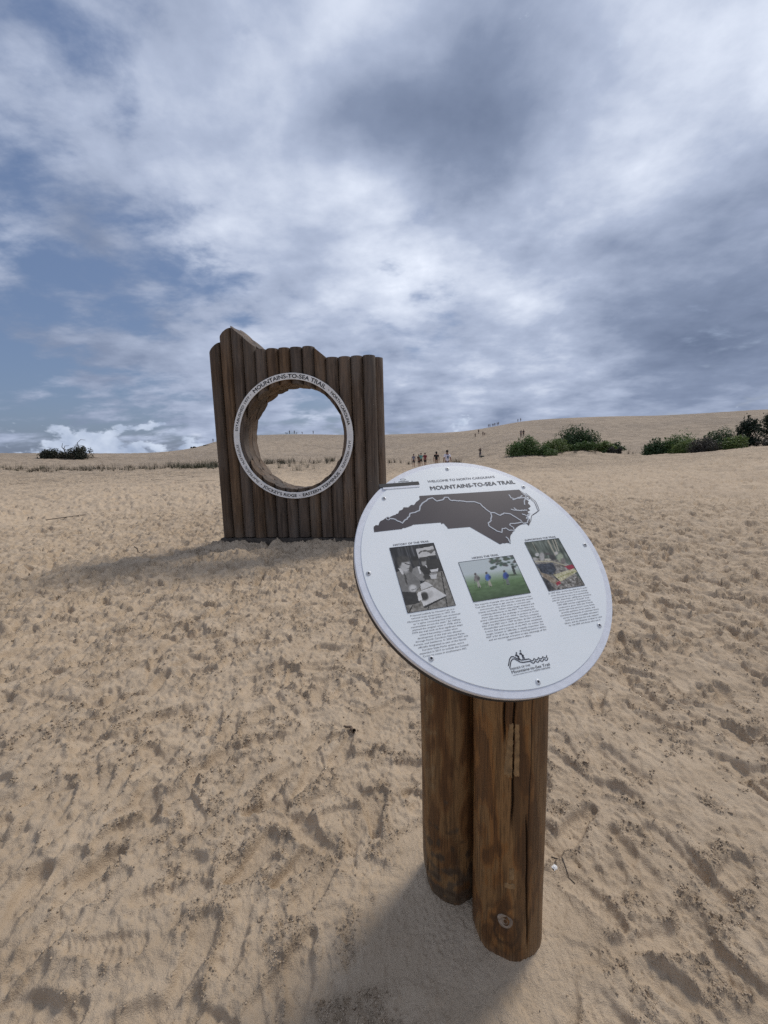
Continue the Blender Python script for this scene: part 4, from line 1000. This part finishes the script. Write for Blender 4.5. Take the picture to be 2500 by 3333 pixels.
shrub('leafy_shrub', 'dull green low shrub under the right flank of the tallest dark shrub', 'shrub', 1852, 1945, 1434, 1470, 61, M_LF_MID, 4, .10, 1.1, .7, 14, .4, G1)
shrub('leafy_shrub', 'yellow-green shrub at the right end of the middle thicket', 'shrub', 1925, 2006, 1433, 1473, 62, M_LF_LIGHT, 5, .10, 1.0, .7, 14, .4, G1)
shrub('leafy_shrub', 'dark low shrub trailing off behind the right end of the middle thicket', 'shrub', 1985, 2032, 1437, 1460, 70, M_LF_DARK, 6, .11, .6, .8, 9, .3, G1)
shrub('leafy_shrub', 'tiny bare brownish shrub standing alone right of the middle thicket', 'shrub', 2004, 2030, 1457, 1477, 60, M_LF_GREY, 7, .06, .4, .9, 7, .6, G1)
shrub('leafy_shrub', 'small dark tussock on bare sand below the right end of the middle thicket', 'shrub', 1957, 1974, 1467, 1481, 59, M_LF_DARK, 8, .05, .3, .9, 6, .3, G1)
shrub('leafy_shrub', 'grey-green small shrub at the sandy foot of the middle thicket', 'shrub', 1972, 2004, 1453, 1477, 60.5, M_LF_GREY, 9, .07, .5, .9, 8, .4, G1)
shrub('leafy_shrub', 'dark green shrub at the left end of the right-hand thicket', 'shrub', 2093, 2170, 1424, 1478, 50, M_LF_DARK, 21, .09, 1.0, .8, 14, .5, G2)
shrub('leafy_shrub', 'bright green rounded shrub second from the left in the right-hand thicket', 'shrub', 2150, 2285, 1401, 1474, 49, M_LF_MID, 22, .09, 2.0, .7, 24, .4, G2)
shrub('leafy_shrub', 'yellow-green shrub in the front row of the right-hand thicket', 'shrub', 2190, 2285, 1424, 1474, 44, M_LF_LIGHT, 23, .075, 1.3, .7, 16, .4, G2)
shrub('bare_shrub', 'grey-brown half bare shrub in the front of the right-hand thicket', 'shrub', 2235, 2352, 1418, 1467, 41, M_LF_GREY, 24, .06, 1.6, .7, 18, .5, G2)
shrub('leafy_shrub', 'dark green long shrub behind the grey-brown bare one', 'shrub', 2280, 2420, 1388, 1455, 52, M_LF_DARK, 25, .09, 1.8, .6, 22, .4, G2)
shrub('leafy_shrub', 'olive shrub low at the front, left of the tall dark tree', 'shrub', 2345, 2455, 1414, 1458, 40, M_LF_LIGHT, 26, .07, 1.2, .7, 14, .4, G2)
shrub('leafy_shrub', 'dark shrub rising beside the tall dark tree at the right edge', 'shrub', 2395, 2475, 1362, 1450, 50, M_LF_CEDAR, 27, .09, 1.5, .8, 16, 1.0, G2, .7)
shrub('leafy_shrub', 'low dry shrub on the bank at the right picture edge', 'shrub', 2440, 2530, 1430, 1455, 37, M_LF_GREY, 29, .05, .7, .8, 10, .5, G2)
# a tall dark evergreen at the right edge: trunk, limbs, crown of upright sprays
def cedar(u0, u1, vt, vb, Y, seed):
    g = np.random.default_rng(seed); um = (u0 + u1) / 2; p = at_depth(um, vb, Y); x, y = p[0], p[1]; z = gz(x, y)
    W = (at_depth(u1, vb, Y)[0] - at_depth(u0, vb, Y)[0]) * y / math.hypot(x, y); Hh = at_depth(um, vt, Y)[2] - z
    root = empty('evergreen_tree', (x, y, z), -math.atan2(x, y)); tag(root, 'tall dark evergreen tree at the right edge of the picture', 'tree')
    tr = [(0, 0, -.2), (.05, 0, Hh * .3), (-.05, .05, Hh * .65), (0, 0, Hh * .95)]
    V, Fq = tube(tr, [.11, .09, .05, .015], 8); link('trunk', mesh_np('trunk', V, Fq, True), M_BARK, root)
    P = []; N_ = []
    for k in range(46):
        t = g.uniform(.06, .97) ** .8; a = g.uniform(0, 2 * math.pi); R = W * .5 * (1 - t) ** .55 * g.uniform(.5, 1.08); b = np.array([0, 0, Hh * t * .85]); e = np.array([R * math.cos(a), R * math.sin(a), Hh * t * .85 + R * g.uniform(.35, .9)])
        if k % 3 == 0:
            V, Fq = tube([b, (b + e) / 2 + g.normal(0, .04, 3), e], [.03, .02, .006], 4); link('limb', mesh_np('limb', V, Fq, True), M_BARK, root)
        n = 110; s = g.uniform(.25, 1.1, n)[:, None]; P.append(b + (e - b) * s + g.normal(0, 1, (n, 3)) * np.array([.10, .10, .15]) * (.6 + .5 * s)); N_.append(g.normal(size=(n, 3)))
    P = np.concatenate(P); N_ = np.concatenate(N_); V, Fq = leaves(P, N_, .065, g, .45, .1); link('crown', mesh_np('crown', V, Fq), M_LF_CEDAR, root)
cedar(2438, 2560, 1336, 1452, 46, 3)
# the wind-flattened shrub on the left skyline, with bare dead limbs
ws = shrub('windswept_shrub', 'dark wind-flattened shrub with bare dead limbs on the left dune', 'shrub', 122, 225, 1458, 1489, 85, M_LF_WIND, 41, .15, .75, .5, 18, .5, 'windswept shrubs on the left dune', .6, .2)
shrub('windswept_shrub', 'taller dark rounded clump right of the wind-flattened shrub on the left dune', 'shrub', 215, 306, 1446, 1488, 86, M_LF_WIND, 42, .14, .85, .6, 16, .4, 'windswept shrubs on the left dune', .6, .2)
for k, pts in enumerate([[(9, 0, .2), (10.0, 0, 1.6), (9.7, 0, 2.6), (10.4, 0, 3.2), (11.2, 0, 3.1)], [(7.6, 0, .3), (7.4, .1, 1.6), (7.6, 0, 2.1), (8.3, 0, 2.15)], [(7.5, .1, 1.4), (7.1, 0, 1.9), (7.3, 0, 2.6)], [(8.8, -.4, .6), (11.2, -.6, .15), (13.5, -.7, -.1)], [(6, -.4, .5), (8, -.7, .0), (10, -.8, -.25)], [(4, -.4, .5), (5.5, -.6, .1), (7.5, -.7, -.1)]]):
    q = [((x - 5.5), y_, z_ * 1.2) for x, y_, z_ in pts]; V, Fq = tube(q, np.linspace(.10, .03, len(q)), 5); link('dead_limb', mesh_np('dead_limb', V, Fq, True), M_BARK, ws)
shrub('windswept_shrub', 'small dark clump on the rising skyline left of the monument', 'shrub', 622, 640, 1454, 1464, 150, M_LF_WIND, 43, .16, .5, .8, 8, .2, 'small clumps on the rising skyline', .6, .2)
shrub('windswept_shrub', 'wider dark clump on the rising skyline nearest to the monument', 'shrub', 652, 686, 1449, 1459, 155, M_LF_WIND, 44, .16, .6, .5, 8, .2, 'small clumps on the rising skyline', .6, .2)

# --- beach grass
def grass_mat(name, a, b_):
    def f(T, b):
        r = T.new('ShaderNodeNewGeometry').outputs['Random Per Island']; T.l.new(T.mix(r, a, b_), b.inputs['Base Color']); b.inputs['Roughness'].default_value = .7
    return material(name, f)
M_GRASS = grass_mat('beach_grass', (.045, .050, .026), (.105, .098, .055)); M_STRAW = grass_mat('dry_beach_grass', (.075, .062, .040), (.16, .128, .082))
def tuft_mesh(seed, n, H, spread, w):
    g = np.random.default_rng(seed); V = []; Fq = []
    for k in range(n):
        a = g.uniform(0, 2 * math.pi); r = abs(g.normal(0, .45)) * spread; b = np.array([r * math.cos(a), r * math.sin(a), -.05]); h = H * g.uniform(.5, 1.05); lean = g.uniform(.08, .5) * h; aa = a + g.normal(0, .8); d = np.array([math.cos(aa), math.sin(aa), 0]); sd = np.array([-d[1], d[0], 0]); sd = np.array([1., 0, 0]) * .7 + sd * .4; o = len(V)
        for t in (0, .4, .75, 1.0):
            c = b + d * lean * t * t + np.array([0, 0, h * (t - .12 * t * t)]); ww = w * (1 - .85 * t); V += [c - sd * ww, c + sd * ww]
        for i in range(3): Fq.append((o + 2 * i, o + 2 * i + 1, o + 2 * i + 3, o + 2 * i + 2))
    return mesh_np('blades', np.array(V), np.array(Fq))
TUFTS = [tuft_mesh(60 + i, n, h, s, w) for i, (n, h, s, w) in enumerate([(40, .95, .5, .018), (30, 1.1, .4, .017), (52, .8, .8, .018), (24, 1.3, .4, .016)])]
def tuft(u, v, Y, k, mat, label, group, sc=1.0):
    p = at_depth(u, v, Y); o = link('grass_tuft', TUFTS[k % 4], mat); o.location = (p[0], p[1], gz(p[0], p[1])); o.rotation_euler = (0, 0, random.uniform(0, 6.3)); o.scale = (sc, sc, sc * random.uniform(.85, 1.15))
    o.material_slots[0].link = 'OBJECT'; o.material_slots[0].material = mat; tag(o, label, 'grass', group)
for i in range(120):
    u = 10 + 700 * (i + random.uniform(-.4, .4)) / 98 if i < 98 else random.uniform(580, 712)
    tuft(u, 1530, 55 + random.uniform(-3, 5), i, M_GRASS if (u > 560 or i % 3 == 0) else M_STRAW, 'thin beach grass tuft in the row along the low bank left of the monument', 'grass row left of the monument', random.uniform(.6, 1.2) * (1.15 if u > 560 else .95))
for i in range(46):
    tuft(random.uniform(850, 1135), 1503, 68 + random.uniform(-6, 8), i, M_STRAW if i % 3 else M_GRASS, 'distant thin grass tuft in the row seen through the round hole', 'far grass row behind the monument', random.uniform(.8, 1.25))
for u, v, Y, k, lab, sc in [(966, 1527, 44, 2, 'bushiest green grass tuft seen low in the round hole', 1.35), (1001, 1514, 52, 0, 'dark grass tuft right of the bushiest one seen through the round hole', 1.25), (942, 1510, 54, 1, 'upright grass tuft above left of the bushiest one in the round hole', 1.2),
                          (908, 1516, 50, 0, 'grass tuft at the left inner side of the round hole', 1.1), (1022, 1519, 48, 3, 'sparse grass tuft at the right in the round hole', .8), (985, 1506, 58, 1, 'thin grass tuft above the bushiest one in the round hole', 1.1)]:
    tuft(u, v, Y, k, M_GRASS, lab, 'single grass tufts behind the monument', sc)
for u, v, Y in ((1268, 1502, 70), (1285, 1500, 72), (1305, 1500, 72), (1330, 1501, 68)): tuft(u, v, Y, int(u), M_STRAW, 'small dry grass tuft between the monument and the walkers', 'grass right of the monument', 1.0)
for u, v, Y in ((1476, 1498, 60), (1486, 1496, 62), (1494, 1497, 60)): tuft(u, v, Y, int(u), M_STRAW, 'brown dry grass tuft right of the person in the white shirt', 'grass beside the walkers', 1.3)
for u, v, Y in ((1872, 1472, 57), (1826, 1462, 58), (1935, 1478, 56), (2060, 1474, 57), (2045, 1472, 58)): tuft(u, v, Y, int(u), M_STRAW, 'small dry tuft on the bare sand before the middle thicket', 'dry tufts before the thicket', .8)

# ------------------------------------------------------------------ people
def skin_mesh(name, V, E_, R, root, levels=1):
    me = bpy.data.meshes.new(name); me.from_pydata(V, E_, []); o = bpy.data.objects.new(name, me); col.objects.link(o)
    md = o.modifiers.new('s', 'SKIN'); md.use_smooth_shade = True
    for i, r in enumerate(R):
        sv = me.skin_vertices[0].data[i]; sv.radius = r if isinstance(r, tuple) else (r, r); sv.use_root = (i == root)
    if levels: sb = o.modifiers.new('u', 'SUBSURF'); sb.levels = levels; sb.render_levels = levels
    dg = bpy.context.evaluated_depsgraph_get(); dg.update(); m2 = bpy.data.meshes.new_from_object(o.evaluated_get(dg)); bpy.data.objects.remove(o); bpy.data.meshes.remove(me); m2.name = name
    return m2
POSE = {
    'walk': dict(hand=((-.23, .10, .86), (.24, -.16, .88)), elbow=((-.24, -.03, 1.13), (.24, -.06, 1.13)), knee=((-.10, .16, .52), (.10, -.02, .50)), foot=((-.10, .20, .08), (.10, -.26, .12))),
    'stroll': dict(hand=((-.25, -.06, .86), (.25, .08, .87)), elbow=((-.25, -.05, 1.13), (.25, -.02, 1.13)), knee=((-.10, .03, .50), (.10, .10, .51)), foot=((-.11, -.12, .08), (.11, .10, .08))),
    'stand': dict(hand=((-.25, .02, .85), (.25, .02, .85)), elbow=((-.25, -.03, 1.13), (.25, -.03, 1.13)), knee=((-.10, .03, .50), (.10, .03, .50)), foot=((-.11, 0, .08), (.11, 0, .08))),
    'photo': dict(hand=((-.07, .30, 1.56), (.09, .30, 1.56)), elbow=((-.25, .14, 1.28), (.26, .14, 1.28)), knee=((-.10, .03, .50), (.12, .04, .50)), foot=((-.12, 0, .08), (.15, .05, .08))),
    'bend': dict(hand=((-.16, .55, .52), (.16, .52, .50)), elbow=((-.2, .42, .80), (.2, .42, .80)), knee=((-.10, .04, .50), (.10, .06, .50)), foot=((-.11, 0, .08), (.11, .02, .08)), lean=.95),
}
CACHE = {}
def person_meshes(pose, level, sleeve, longleg):
    key = (pose, level, sleeve, longleg)
    if key in CACHE: return CACHE[key]
    P = POSE[pose]; ln = P.get('lean', 0.0)
    def up(x, y, z):                                       # bend the trunk forward at the hips
        dz = z - .93; return (x, y + math.sin(ln) * dz, .93 + math.cos(ln) * dz)
    V = [(0, 0, .93), up(0, 0, 1.10), up(0, 0, 1.28), up(0, 0, 1.40), up(0, .0, 1.49), up(0, .015, 1.55), up(0, .02, 1.63), up(0, .015, 1.70), up(0, .125, 1.60)]
    R = [(.135, .10), (.12, .09), (.14, .10), (.12, .085), (.052, .052), (.068, .078), (.078, .092), (.055, .065), .012]
    E_ = [(0, 1), (1, 2), (2, 3), (3, 4), (4, 5), (5, 6), (6, 7), (6, 8)]
    shirtV = [(0, 0, .90), up(0, 0, 1.10), up(0, 0, 1.28), up(0, 0, 1.41)]; shirtR = [(.158, .122), (.142, .112), (.160, .120), (.125, .10)]; shirtE = [(0, 1), (1, 2), (2, 3)]
    legV = [(0, 0, .96), (0, 0, .90)]; legR = [(.150, .115), (.150, .120)]; legE = [(0, 1)]
    sh = []
    for s, k in ((-1, 0), (1, 1)):
        i = len(V); S = up(s * .165, 0, 1.385); El = P['elbow'][k]; Hd = P['hand'][k]
        dv = np.array(Hd) - np.array(El); dv /= np.linalg.norm(dv); hand = tuple(np.array(Hd) + dv * .075)
        V += [S, El, Hd, hand]; R += [.058, .042, .028, (.040, .022)]; E_ += [(3, i), (i, i + 1), (i + 1, i + 2), (i + 2, i + 3)]
        if level:                                           # five fingers, the thumb from the side of the palm
            sd = np.array([0, 1.0, 0]) if abs(dv[1]) < .7 else np.array([1.0, 0, 0]); h0 = np.array(hand); j = len(V)
            for q, (off, L) in enumerate(((-.030, .062), (-.010, .078), (.012, .074), (.032, .055))):
                t1 = h0 + sd * off + dv * .03; t2 = t1 + dv * L * .55 + np.array([-s * .008, 0, 0]); t3 = t2 + dv * L * .45 + np.array([-s * .018, 0, 0]); n0 = len(V); V += [tuple(t1), tuple(t2), tuple(t3)]; R += [.010, .009, .007]; E_ += [(i + 3, n0), (n0, n0 + 1), (n0 + 1, n0 + 2)]
            t1 = np.array(Hd) + dv * .03 + sd * .045; n0 = len(V); V += [tuple(t1), tuple(t1 + dv * .045 + sd * .018)]; R += [.011, .009]; E_ += [(i + 3, n0), (n0, n0 + 1)]
        hp = (s * .088, 0, .88); kn = P['knee'][k]; ft = P['foot'][k]; toe = (ft[0] + s * .02, ft[1] + .16, max(.03, ft[2] - .045)); heel = (ft[0], ft[1] - .05, max(.035, ft[2] - .04))
        i = len(V); V += [hp, kn, ft, toe, heel]; R += [.088, .056, .040, (.040, .028), .034]; E_ += [(0, i), (i, i + 1), (i + 1, i + 2), (i + 2, i + 3), (i + 2, i + 4)]
        # clothes
        j = len(shirtV); arm_end = np.array(S) + (np.array(El) - np.array(S)) * (.7 if not sleeve else .99); shirtV += [S, tuple(arm_end)]; shirtR += [.076, .062]; shirtE += [(3, j), (j, j + 1)]
        if sleeve: shirtV.append(tuple(np.array(El) + (np.array(Hd) - np.array(El)) * .9)); shirtR.append(.042); shirtE.append((j + 1, j + 2))
        j = len(legV); end = np.array(hp) + (np.array(kn) - np.array(hp)) * (.86 if not longleg else 1.0); legV += [hp, tuple(end)]; legR += [.105, .082 if not longleg else .070]; legE += [(1, j), (j, j + 1)]
        if longleg: legV.append(tuple(np.array(kn) + (np.array(ft) - np.array(kn)) * .93)); legR.append(.058); legE.append((j + 1, j + 2))
    body = skin_mesh('body', V, E_, R, 0, 1); shirt = skin_mesh('shirt', shirtV, shirtE, shirtR, 1, 1); legs = skin_mesh('legwear', legV, legE, legR, 0, 1)
    def hair(long):
        bm = bmesh.new(); bmesh.ops.create_icosphere(bm, subdivisions=2, radius=1.0)
        for v in list(bm.verts):
            if (v.co.y > .45 and v.co.z < .35): v.co *= .82
            elif v.co.z < -.35 and not long: v.co *= .85
        for v in bm.verts:
            z = v.co.z; k = 1.0; 
            if long and z < 0: z *= 2.1; k = .95
            q = up(v.co.x * .100 * k, -.006 + v.co.y * .112 * k, 1.645 + z * .098); v.co = q
        me = bpy.data.meshes.new('hair'); bm.to_mesh(me); bm.free(); me.polygons.foreach_set('use_smooth', np.ones(len(me.polygons), bool)); return me
    CACHE[key] = (body, shirt, legs, hair(False), hair(True)); return CACHE[key]
_mats = {}
def cloth(c):
    if c not in _mats: _mats[c] = plain('cloth', rgb(*c), .85, var=.15, scale=9, bump=.004, bscale=14)
    return _mats[c]
SKIN_T = (150, 112, 92)
def slot(o, m): o.material_slots[0].link = 'OBJECT'; o.material_slots[0].material = m
_dummy = plain('cloth_default', (.2, .2, .2))
def crest(u, lo=110, hi=330):
    Ys = np.linspace(lo, hi, 160); P = np.array([at_depth(u, 1450, y) for y in Ys]); e = (terrain(P[:, 0], P[:, 1]) - CAM_H) / Ys; return float(Ys[int(np.argmax(e))]) - 1.0
def person(u, vf, Y, height, pose, rz, shirt, legs, hair, label, group, level=0, sleeve=False, longleg=False, longhair=False, skin=SKIN_T):
    p = at_depth(u, vf, Y); root = empty('person', (p[0], p[1], gz(p[0], p[1])), rz); tag(root, label, 'person', group)
    k = height / 1.74; root.scale = (k, k, k)
    ms = person_meshes(pose, level, sleeve, longleg)
    for nm, me, c in (('body', ms[0], skin), ('shirt', ms[1], shirt), ('trousers' if longleg else 'shorts', ms[2], legs), ('hair', ms[4] if longhair else ms[3], hair)):
        o = link(nm, me, _dummy, root); slot(o, cloth(c))
    return root
W_ = 'walkers heading for the dune'
DK = (28, 26, 28)
person(1347, 1520, 54, 1.70, 'stroll', -.1, (128, 128, 142), (38, 38, 46), (60, 52, 46), 'person in a grey T-shirt and dark shorts, leftmost of the walkers', W_, 1)
person(1364, 1518, 53, 1.62, 'stand', 0, (36, 34, 38), (30, 30, 32), DK, 'person in black half hidden behind the one in the teal top', W_, 1)
person(1371, 1521, 50, 1.62, 'walk', .05, (112, 166, 158), (26, 26, 30), DK, 'person in a teal top and black shorts among the walkers', W_, 1)
person(1384, 1516, 49, 1.70, 'walk', -.3, (120, 34, 48), (34, 32, 36), DK, 'person in a dark red top with a loose arm among the walkers', W_, 1)
person(1421, 1531, 37, 1.64, 'stand', 0, (24, 24, 28), (170, 150, 130), DK, 'dark-haired person in a short black top, seen from behind', W_, 1, longhair=True, skin=(140, 100, 80))
wt = person(1456, 1541, 30, 1.78, 'walk', .1, (216, 214, 226), (34, 38, 58), DK, 'person in a white T-shirt with a blue-grey print on the back', W_, 1, skin=(120, 84, 68))
# the oval print on the back of the white shirt
bm = bmesh.new(); bmesh.ops.create_circle(bm, cap_ends=True, segments=20, radius=1.0)
for v in bm.verts: v.co = Vector((v.co.x * .062 + .02, -.128 - (.010 if True else 0) + .03 * abs(v.co.x) ** 2, 1.24 + v.co.y * .115))
back_print = from_bm('back_print', bm, cloth((82, 104, 124)), wt)
ph = person(1563, 1489, 72, 1.72, 'photo', math.pi * .9, (26, 28, 34), (30, 40, 66), DK, 'person in dark clothes holding up a camera, alone on the slope', 'photographer on the slope', 1, True, True)
bm = bmesh.new(); bmesh.ops.create_cube(bm, size=1.0); bmesh.ops.scale(bm, vec=(.14, .06, .09), verts=bm.verts); bmesh.ops.bevel(bm, geom=bm.edges[:], offset=.012, segments=2, affect='EDGES'); bmesh.ops.create_cone(bm, cap_ends=True, segments=12, radius1=.035, radius2=.03, depth=.07, matrix=Matrix.Translation((0, .06, 0)) @ Matrix.Rotation(math.pi / 2, 4, 'X'))
pc = ph.location; cam_o = from_bm('camera_in_hands', bm, M_BLACK); cam_o.location = (pc.x - .09, pc.y - .36, pc.z + 1.60); cam_o.rotation_euler = (0, 0, math.pi * .9); tag(cam_o, 'dark camera held up by the person alone on the slope', 'camera')
# backpack on the sand at the photographer's feet
bm = bmesh.new(); bmesh.ops.create_icosphere(bm, subdivisions=2, radius=1.0)
for v in bm.verts: v.co = Vector((v.co.x * .42, v.co.y * .25, max(-.12, v.co.z * .20 + .04 * math.sin(v.co.x * 5))))
bg = from_bm('bag', bm, cloth((40, 46, 44)), None, 60); q = at_depth(1570, 1489, 71); bg.location = (q[0], q[1], gz(q[0], q[1]) + .10); tag(bg, 'low dark bag on the sand at the feet of the person with a camera', 'bag')
g1, g2, g3 = 'people walking up the dune slope', 'people on the right skyline', 'people on the crest seen through the hole'
person(1695.5, 1424, 92, 1.74, 'walk', -.4, (112, 104, 104), (40, 36, 38), DK, 'person in a grey top, left of the two above the left end of the thicket', g1, longleg=True)
person(1704, 1421, 93, 1.70, 'stroll', -.3, (34, 32, 36), (40, 44, 40), DK, 'person in black, right of the two above the left end of the thicket', g1, longleg=True)
person(1547, 1423, 145, 1.45, 'walk', -.4, (70, 68, 60), (40, 38, 38), DK, 'lowest small figure in olive on the slope left of the others', g1, longleg=True)
person(1558, 1412, 155, 1.72, 'stroll', -.4, (30, 28, 32), (28, 28, 30), DK, 'dark figure just under the skyline, leftmost of three', g1, longleg=True)
person(1572, 1412, 142, 1.78, 'walk', -.4, (46, 46, 54), (60, 58, 60), DK, 'tall dark figure in the middle of three under the skyline', g1)
person(1578, 1411, 143, 1.25, 'walk', -.4, (40, 38, 42), (44, 44, 48), DK, 'child beside the tall dark figure under the skyline', g1)
sky_p = [(1590, 1.45), (1594.8, 1.4), (1603, 1.4), (1607.3, 1.35), (1611, 1.55), (1618.4, 1.6), (1623, 1.6), (1685.5, 1.45), (1694.4, 1.65)]
lab = ['leftmost pale figure of the line walking up the right skyline', 'second figure of the line walking up the right skyline', 'dark figure third in the line on the right skyline', 'pale thin figure fourth in the line on the right skyline', 'dark stocky figure fifth in the line on the right skyline', 'grey figure second from the end of the line on the right skyline', 'last dark figure at the upper end of the line on the right skyline', 'smaller left figure of the pair farthest right on the skyline', 'darker right figure of the pair farthest right on the skyline']
cl = [(88, 84, 84), (60, 58, 60), (30, 30, 36), (120, 116, 116), (28, 28, 32), (78, 80, 90), (40, 40, 52), (66, 64, 68), (30, 30, 36)]
for i, ((u, h), l, c1) in enumerate(zip(sky_p, lab, cl)): person(u, 1390, crest(u), h * 1.08, ('walk', 'stroll', 'stand')[i % 3], -.6, c1, tuple(int(x * .7) for x in c1), DK, l, g2, longleg=bool(i % 2))
for u, h, ps, c1, l in [(943, 1.68, 'stroll', (30, 32, 42), 'dark figure leftmost of those standing on the crest in the hole'), (958.8, 1.72, 'walk', (38, 40, 52), 'striding dark figure second on the crest in the hole'), (966, 1.0, 'stand', (44, 44, 56), 'small child next to the striding figure on the crest'), (984.4, 1.45, 'bend', (46, 50, 62), 'figure bending down in the middle of the crest in the hole'), (1020, 1.66, 'stand', (34, 44, 66), 'figure in blue standing alone at the right on the crest in the hole')]:
    person(u, 1417, crest(u), h * 1.1, ps, .5, c1, (40, 40, 48), DK, l, g3, longleg=True)
person(694, 1440, crest(694), 1.65, 'walk', .6, (52, 74, 112), (34, 36, 46), DK, 'figure in blue on the skyline beside the left edge of the monument', 'figure beside the monument', longleg=True)
# a dog on the crest
def dog(u, Y):
    V = [(-.34, 0, .50), (-.05, 0, .47), (.28, 0, .52), (.44, 0, .66), (.56, 0, .72), (.70, 0, .68)]; R = [(.10, .10), (.10, .11), (.12, .13), (.075, .075), (.075, .08), .035]; E_ = [(0, 1), (1, 2), (2, 3), (3, 4), (4, 5)]
    for s in (-1, 1):
        i = len(V); V += [(.28, s * .08, .42), (.29, s * .08, .24), (.28, s * .08, .03), (.34, s * .08, .02)]; R += [.06, .032, .024, .025]; E_ += [(2, i), (i, i + 1), (i + 1, i + 2), (i + 2, i + 3)]
        i = len(V); V += [(-.32, s * .08, .40), (-.24, s * .08, .28), (-.42, s * .08, .17), (-.38, s * .08, .03), (-.32, s * .08, .02)]; R += [.075, .042, .026, .022, .025]; E_ += [(0, i), (i, i + 1), (i + 1, i + 2), (i + 2, i + 3), (i + 3, i + 4)]
        i = len(V); V += [(.53, s * .05, .82)]; R += [.02]; E_ += [(4, i)]
    i = len(V); V += [(-.50, 0, .56), (-.66, 0, .66)]; R += [.03, .015]; E_ += [(0, i), (i, i + 1)]
    me = skin_mesh('dog', V, E_, R, 1, 1); o = link('dog', me, cloth((52, 48, 48))); p = at_depth(u, 1418, Y); o.location = (p[0], p[1], gz(p[0], p[1])); o.rotation_euler = (0, 0, math.pi); o.scale = (1.1,) * 3
    tag(o, 'dark dog at the left end of the group on the crest in the hole', 'dog')
dog(933, crest(933))

# ------------------------------------------------------------------ litter on the sand
def stick(name, label, group, u, v, L, r, rz, seed, mat=M_BARK, z=0.0, bend=.15):
    g = random.Random(seed); p = on_ground(u, v, float(terrain([0.1], [5.0])[0]))
    for _ in range(3): p = on_ground(u, v, gz(p[0], p[1]))
    n = 6; pts = []
    for i in range(n):
        t = i / (n - 1) - .5; x = p[0] + math.cos(rz) * L * t - math.sin(rz) * L * bend * math.sin(t * 5 + seed); y = p[1] + math.sin(rz) * L * t + math.cos(rz) * L * bend * math.sin(t * 5 + seed); pts.append((x, y, gz(x, y) + r * .7 + g.uniform(0, r)))
    V, Fq = tube(pts, np.linspace(r, r * .45, n), 6); o = link(name, mesh_np(name, V - np.array(pts[2]), Fq, True), mat); o.location = pts[2]; tag(o, label, 'stick', group); return o
M_ROOT = plain('dead_root_wood', (.135, .105, .08), .9, var=.35, scale=8)
stick('twig', 'thin dark twig on the sand right of the front post', 'litter by the posts', 1834, 2808, .105, .0028, -.95, 3)
sp = stick('wood_chip', 'short dark piece of wood half buried in the sand left of the posts', 'wood on the open sand', 1138, 2380, .085, .011, 2.4, 5, mat=plain('weathered_chip', (.15, .105, .07), .9, var=.4, scale=60), bend=.05)
for i, (u, v, L, rz, l) in enumerate([(515, 1614, .9, .2, 'pale forked stick on the sand left of the monument'), (455, 1790, .3, -.1, 'dark stick at the upper rim of the monument shadow'), (270, 1553, 1.1, -.3, 'long dark root on the bank nearest the left grass row'), (140, 1547, 1.3, -.15, 'bent dead root under the left shrub side of the bank')]):
    stick('dead_stick', l, 'wood on the open sand', u, v, L, .009, rz, 9 + i, mat=M_ROOT, bend=.25)
for i in range(16):
    stick('dead_root', 'thin dead root trailing over the bank at the left grass row', 'dead roots along the left bank', random.uniform(30, 700), random.uniform(1538, 1568), random.uniform(.8, 2.2), random.uniform(.008, .018), random.uniform(-.5, .5), 30 + i, mat=M_ROOT, bend=.22)
# a bit of white shell
p = on_ground(1806, 2821, .01); bm = bmesh.new(); bmesh.ops.create_grid(bm, x_segments=8, y_segments=8, size=1.0)
for v in bm.verts:
    r_ = max(abs(v.co.x), abs(v.co.y)); v.co = Vector((v.co.x * .012 * (1 + .2 * math.sin(v.co.y * 5)), v.co.y * .008 * (1 + .25 * math.sin(v.co.x * 6 + 1)), .004 * (1 - r_ * r_) + .0012 * math.sin(v.co.x * 9)))
bmesh.ops.solidify(bm, geom=bm.faces[:], thickness=.0012)
sh = from_bm('shell_fragment', bm, plain('shell_white', (.82, .80, .76), .35, var=.08), None, 40); sh.location = (p[0], p[1], gz(p[0], p[1]) + .002); sh.rotation_euler = (.25, .2, .6); tag(sh, 'small white shell fragment on the sand right of the front post', 'shell')
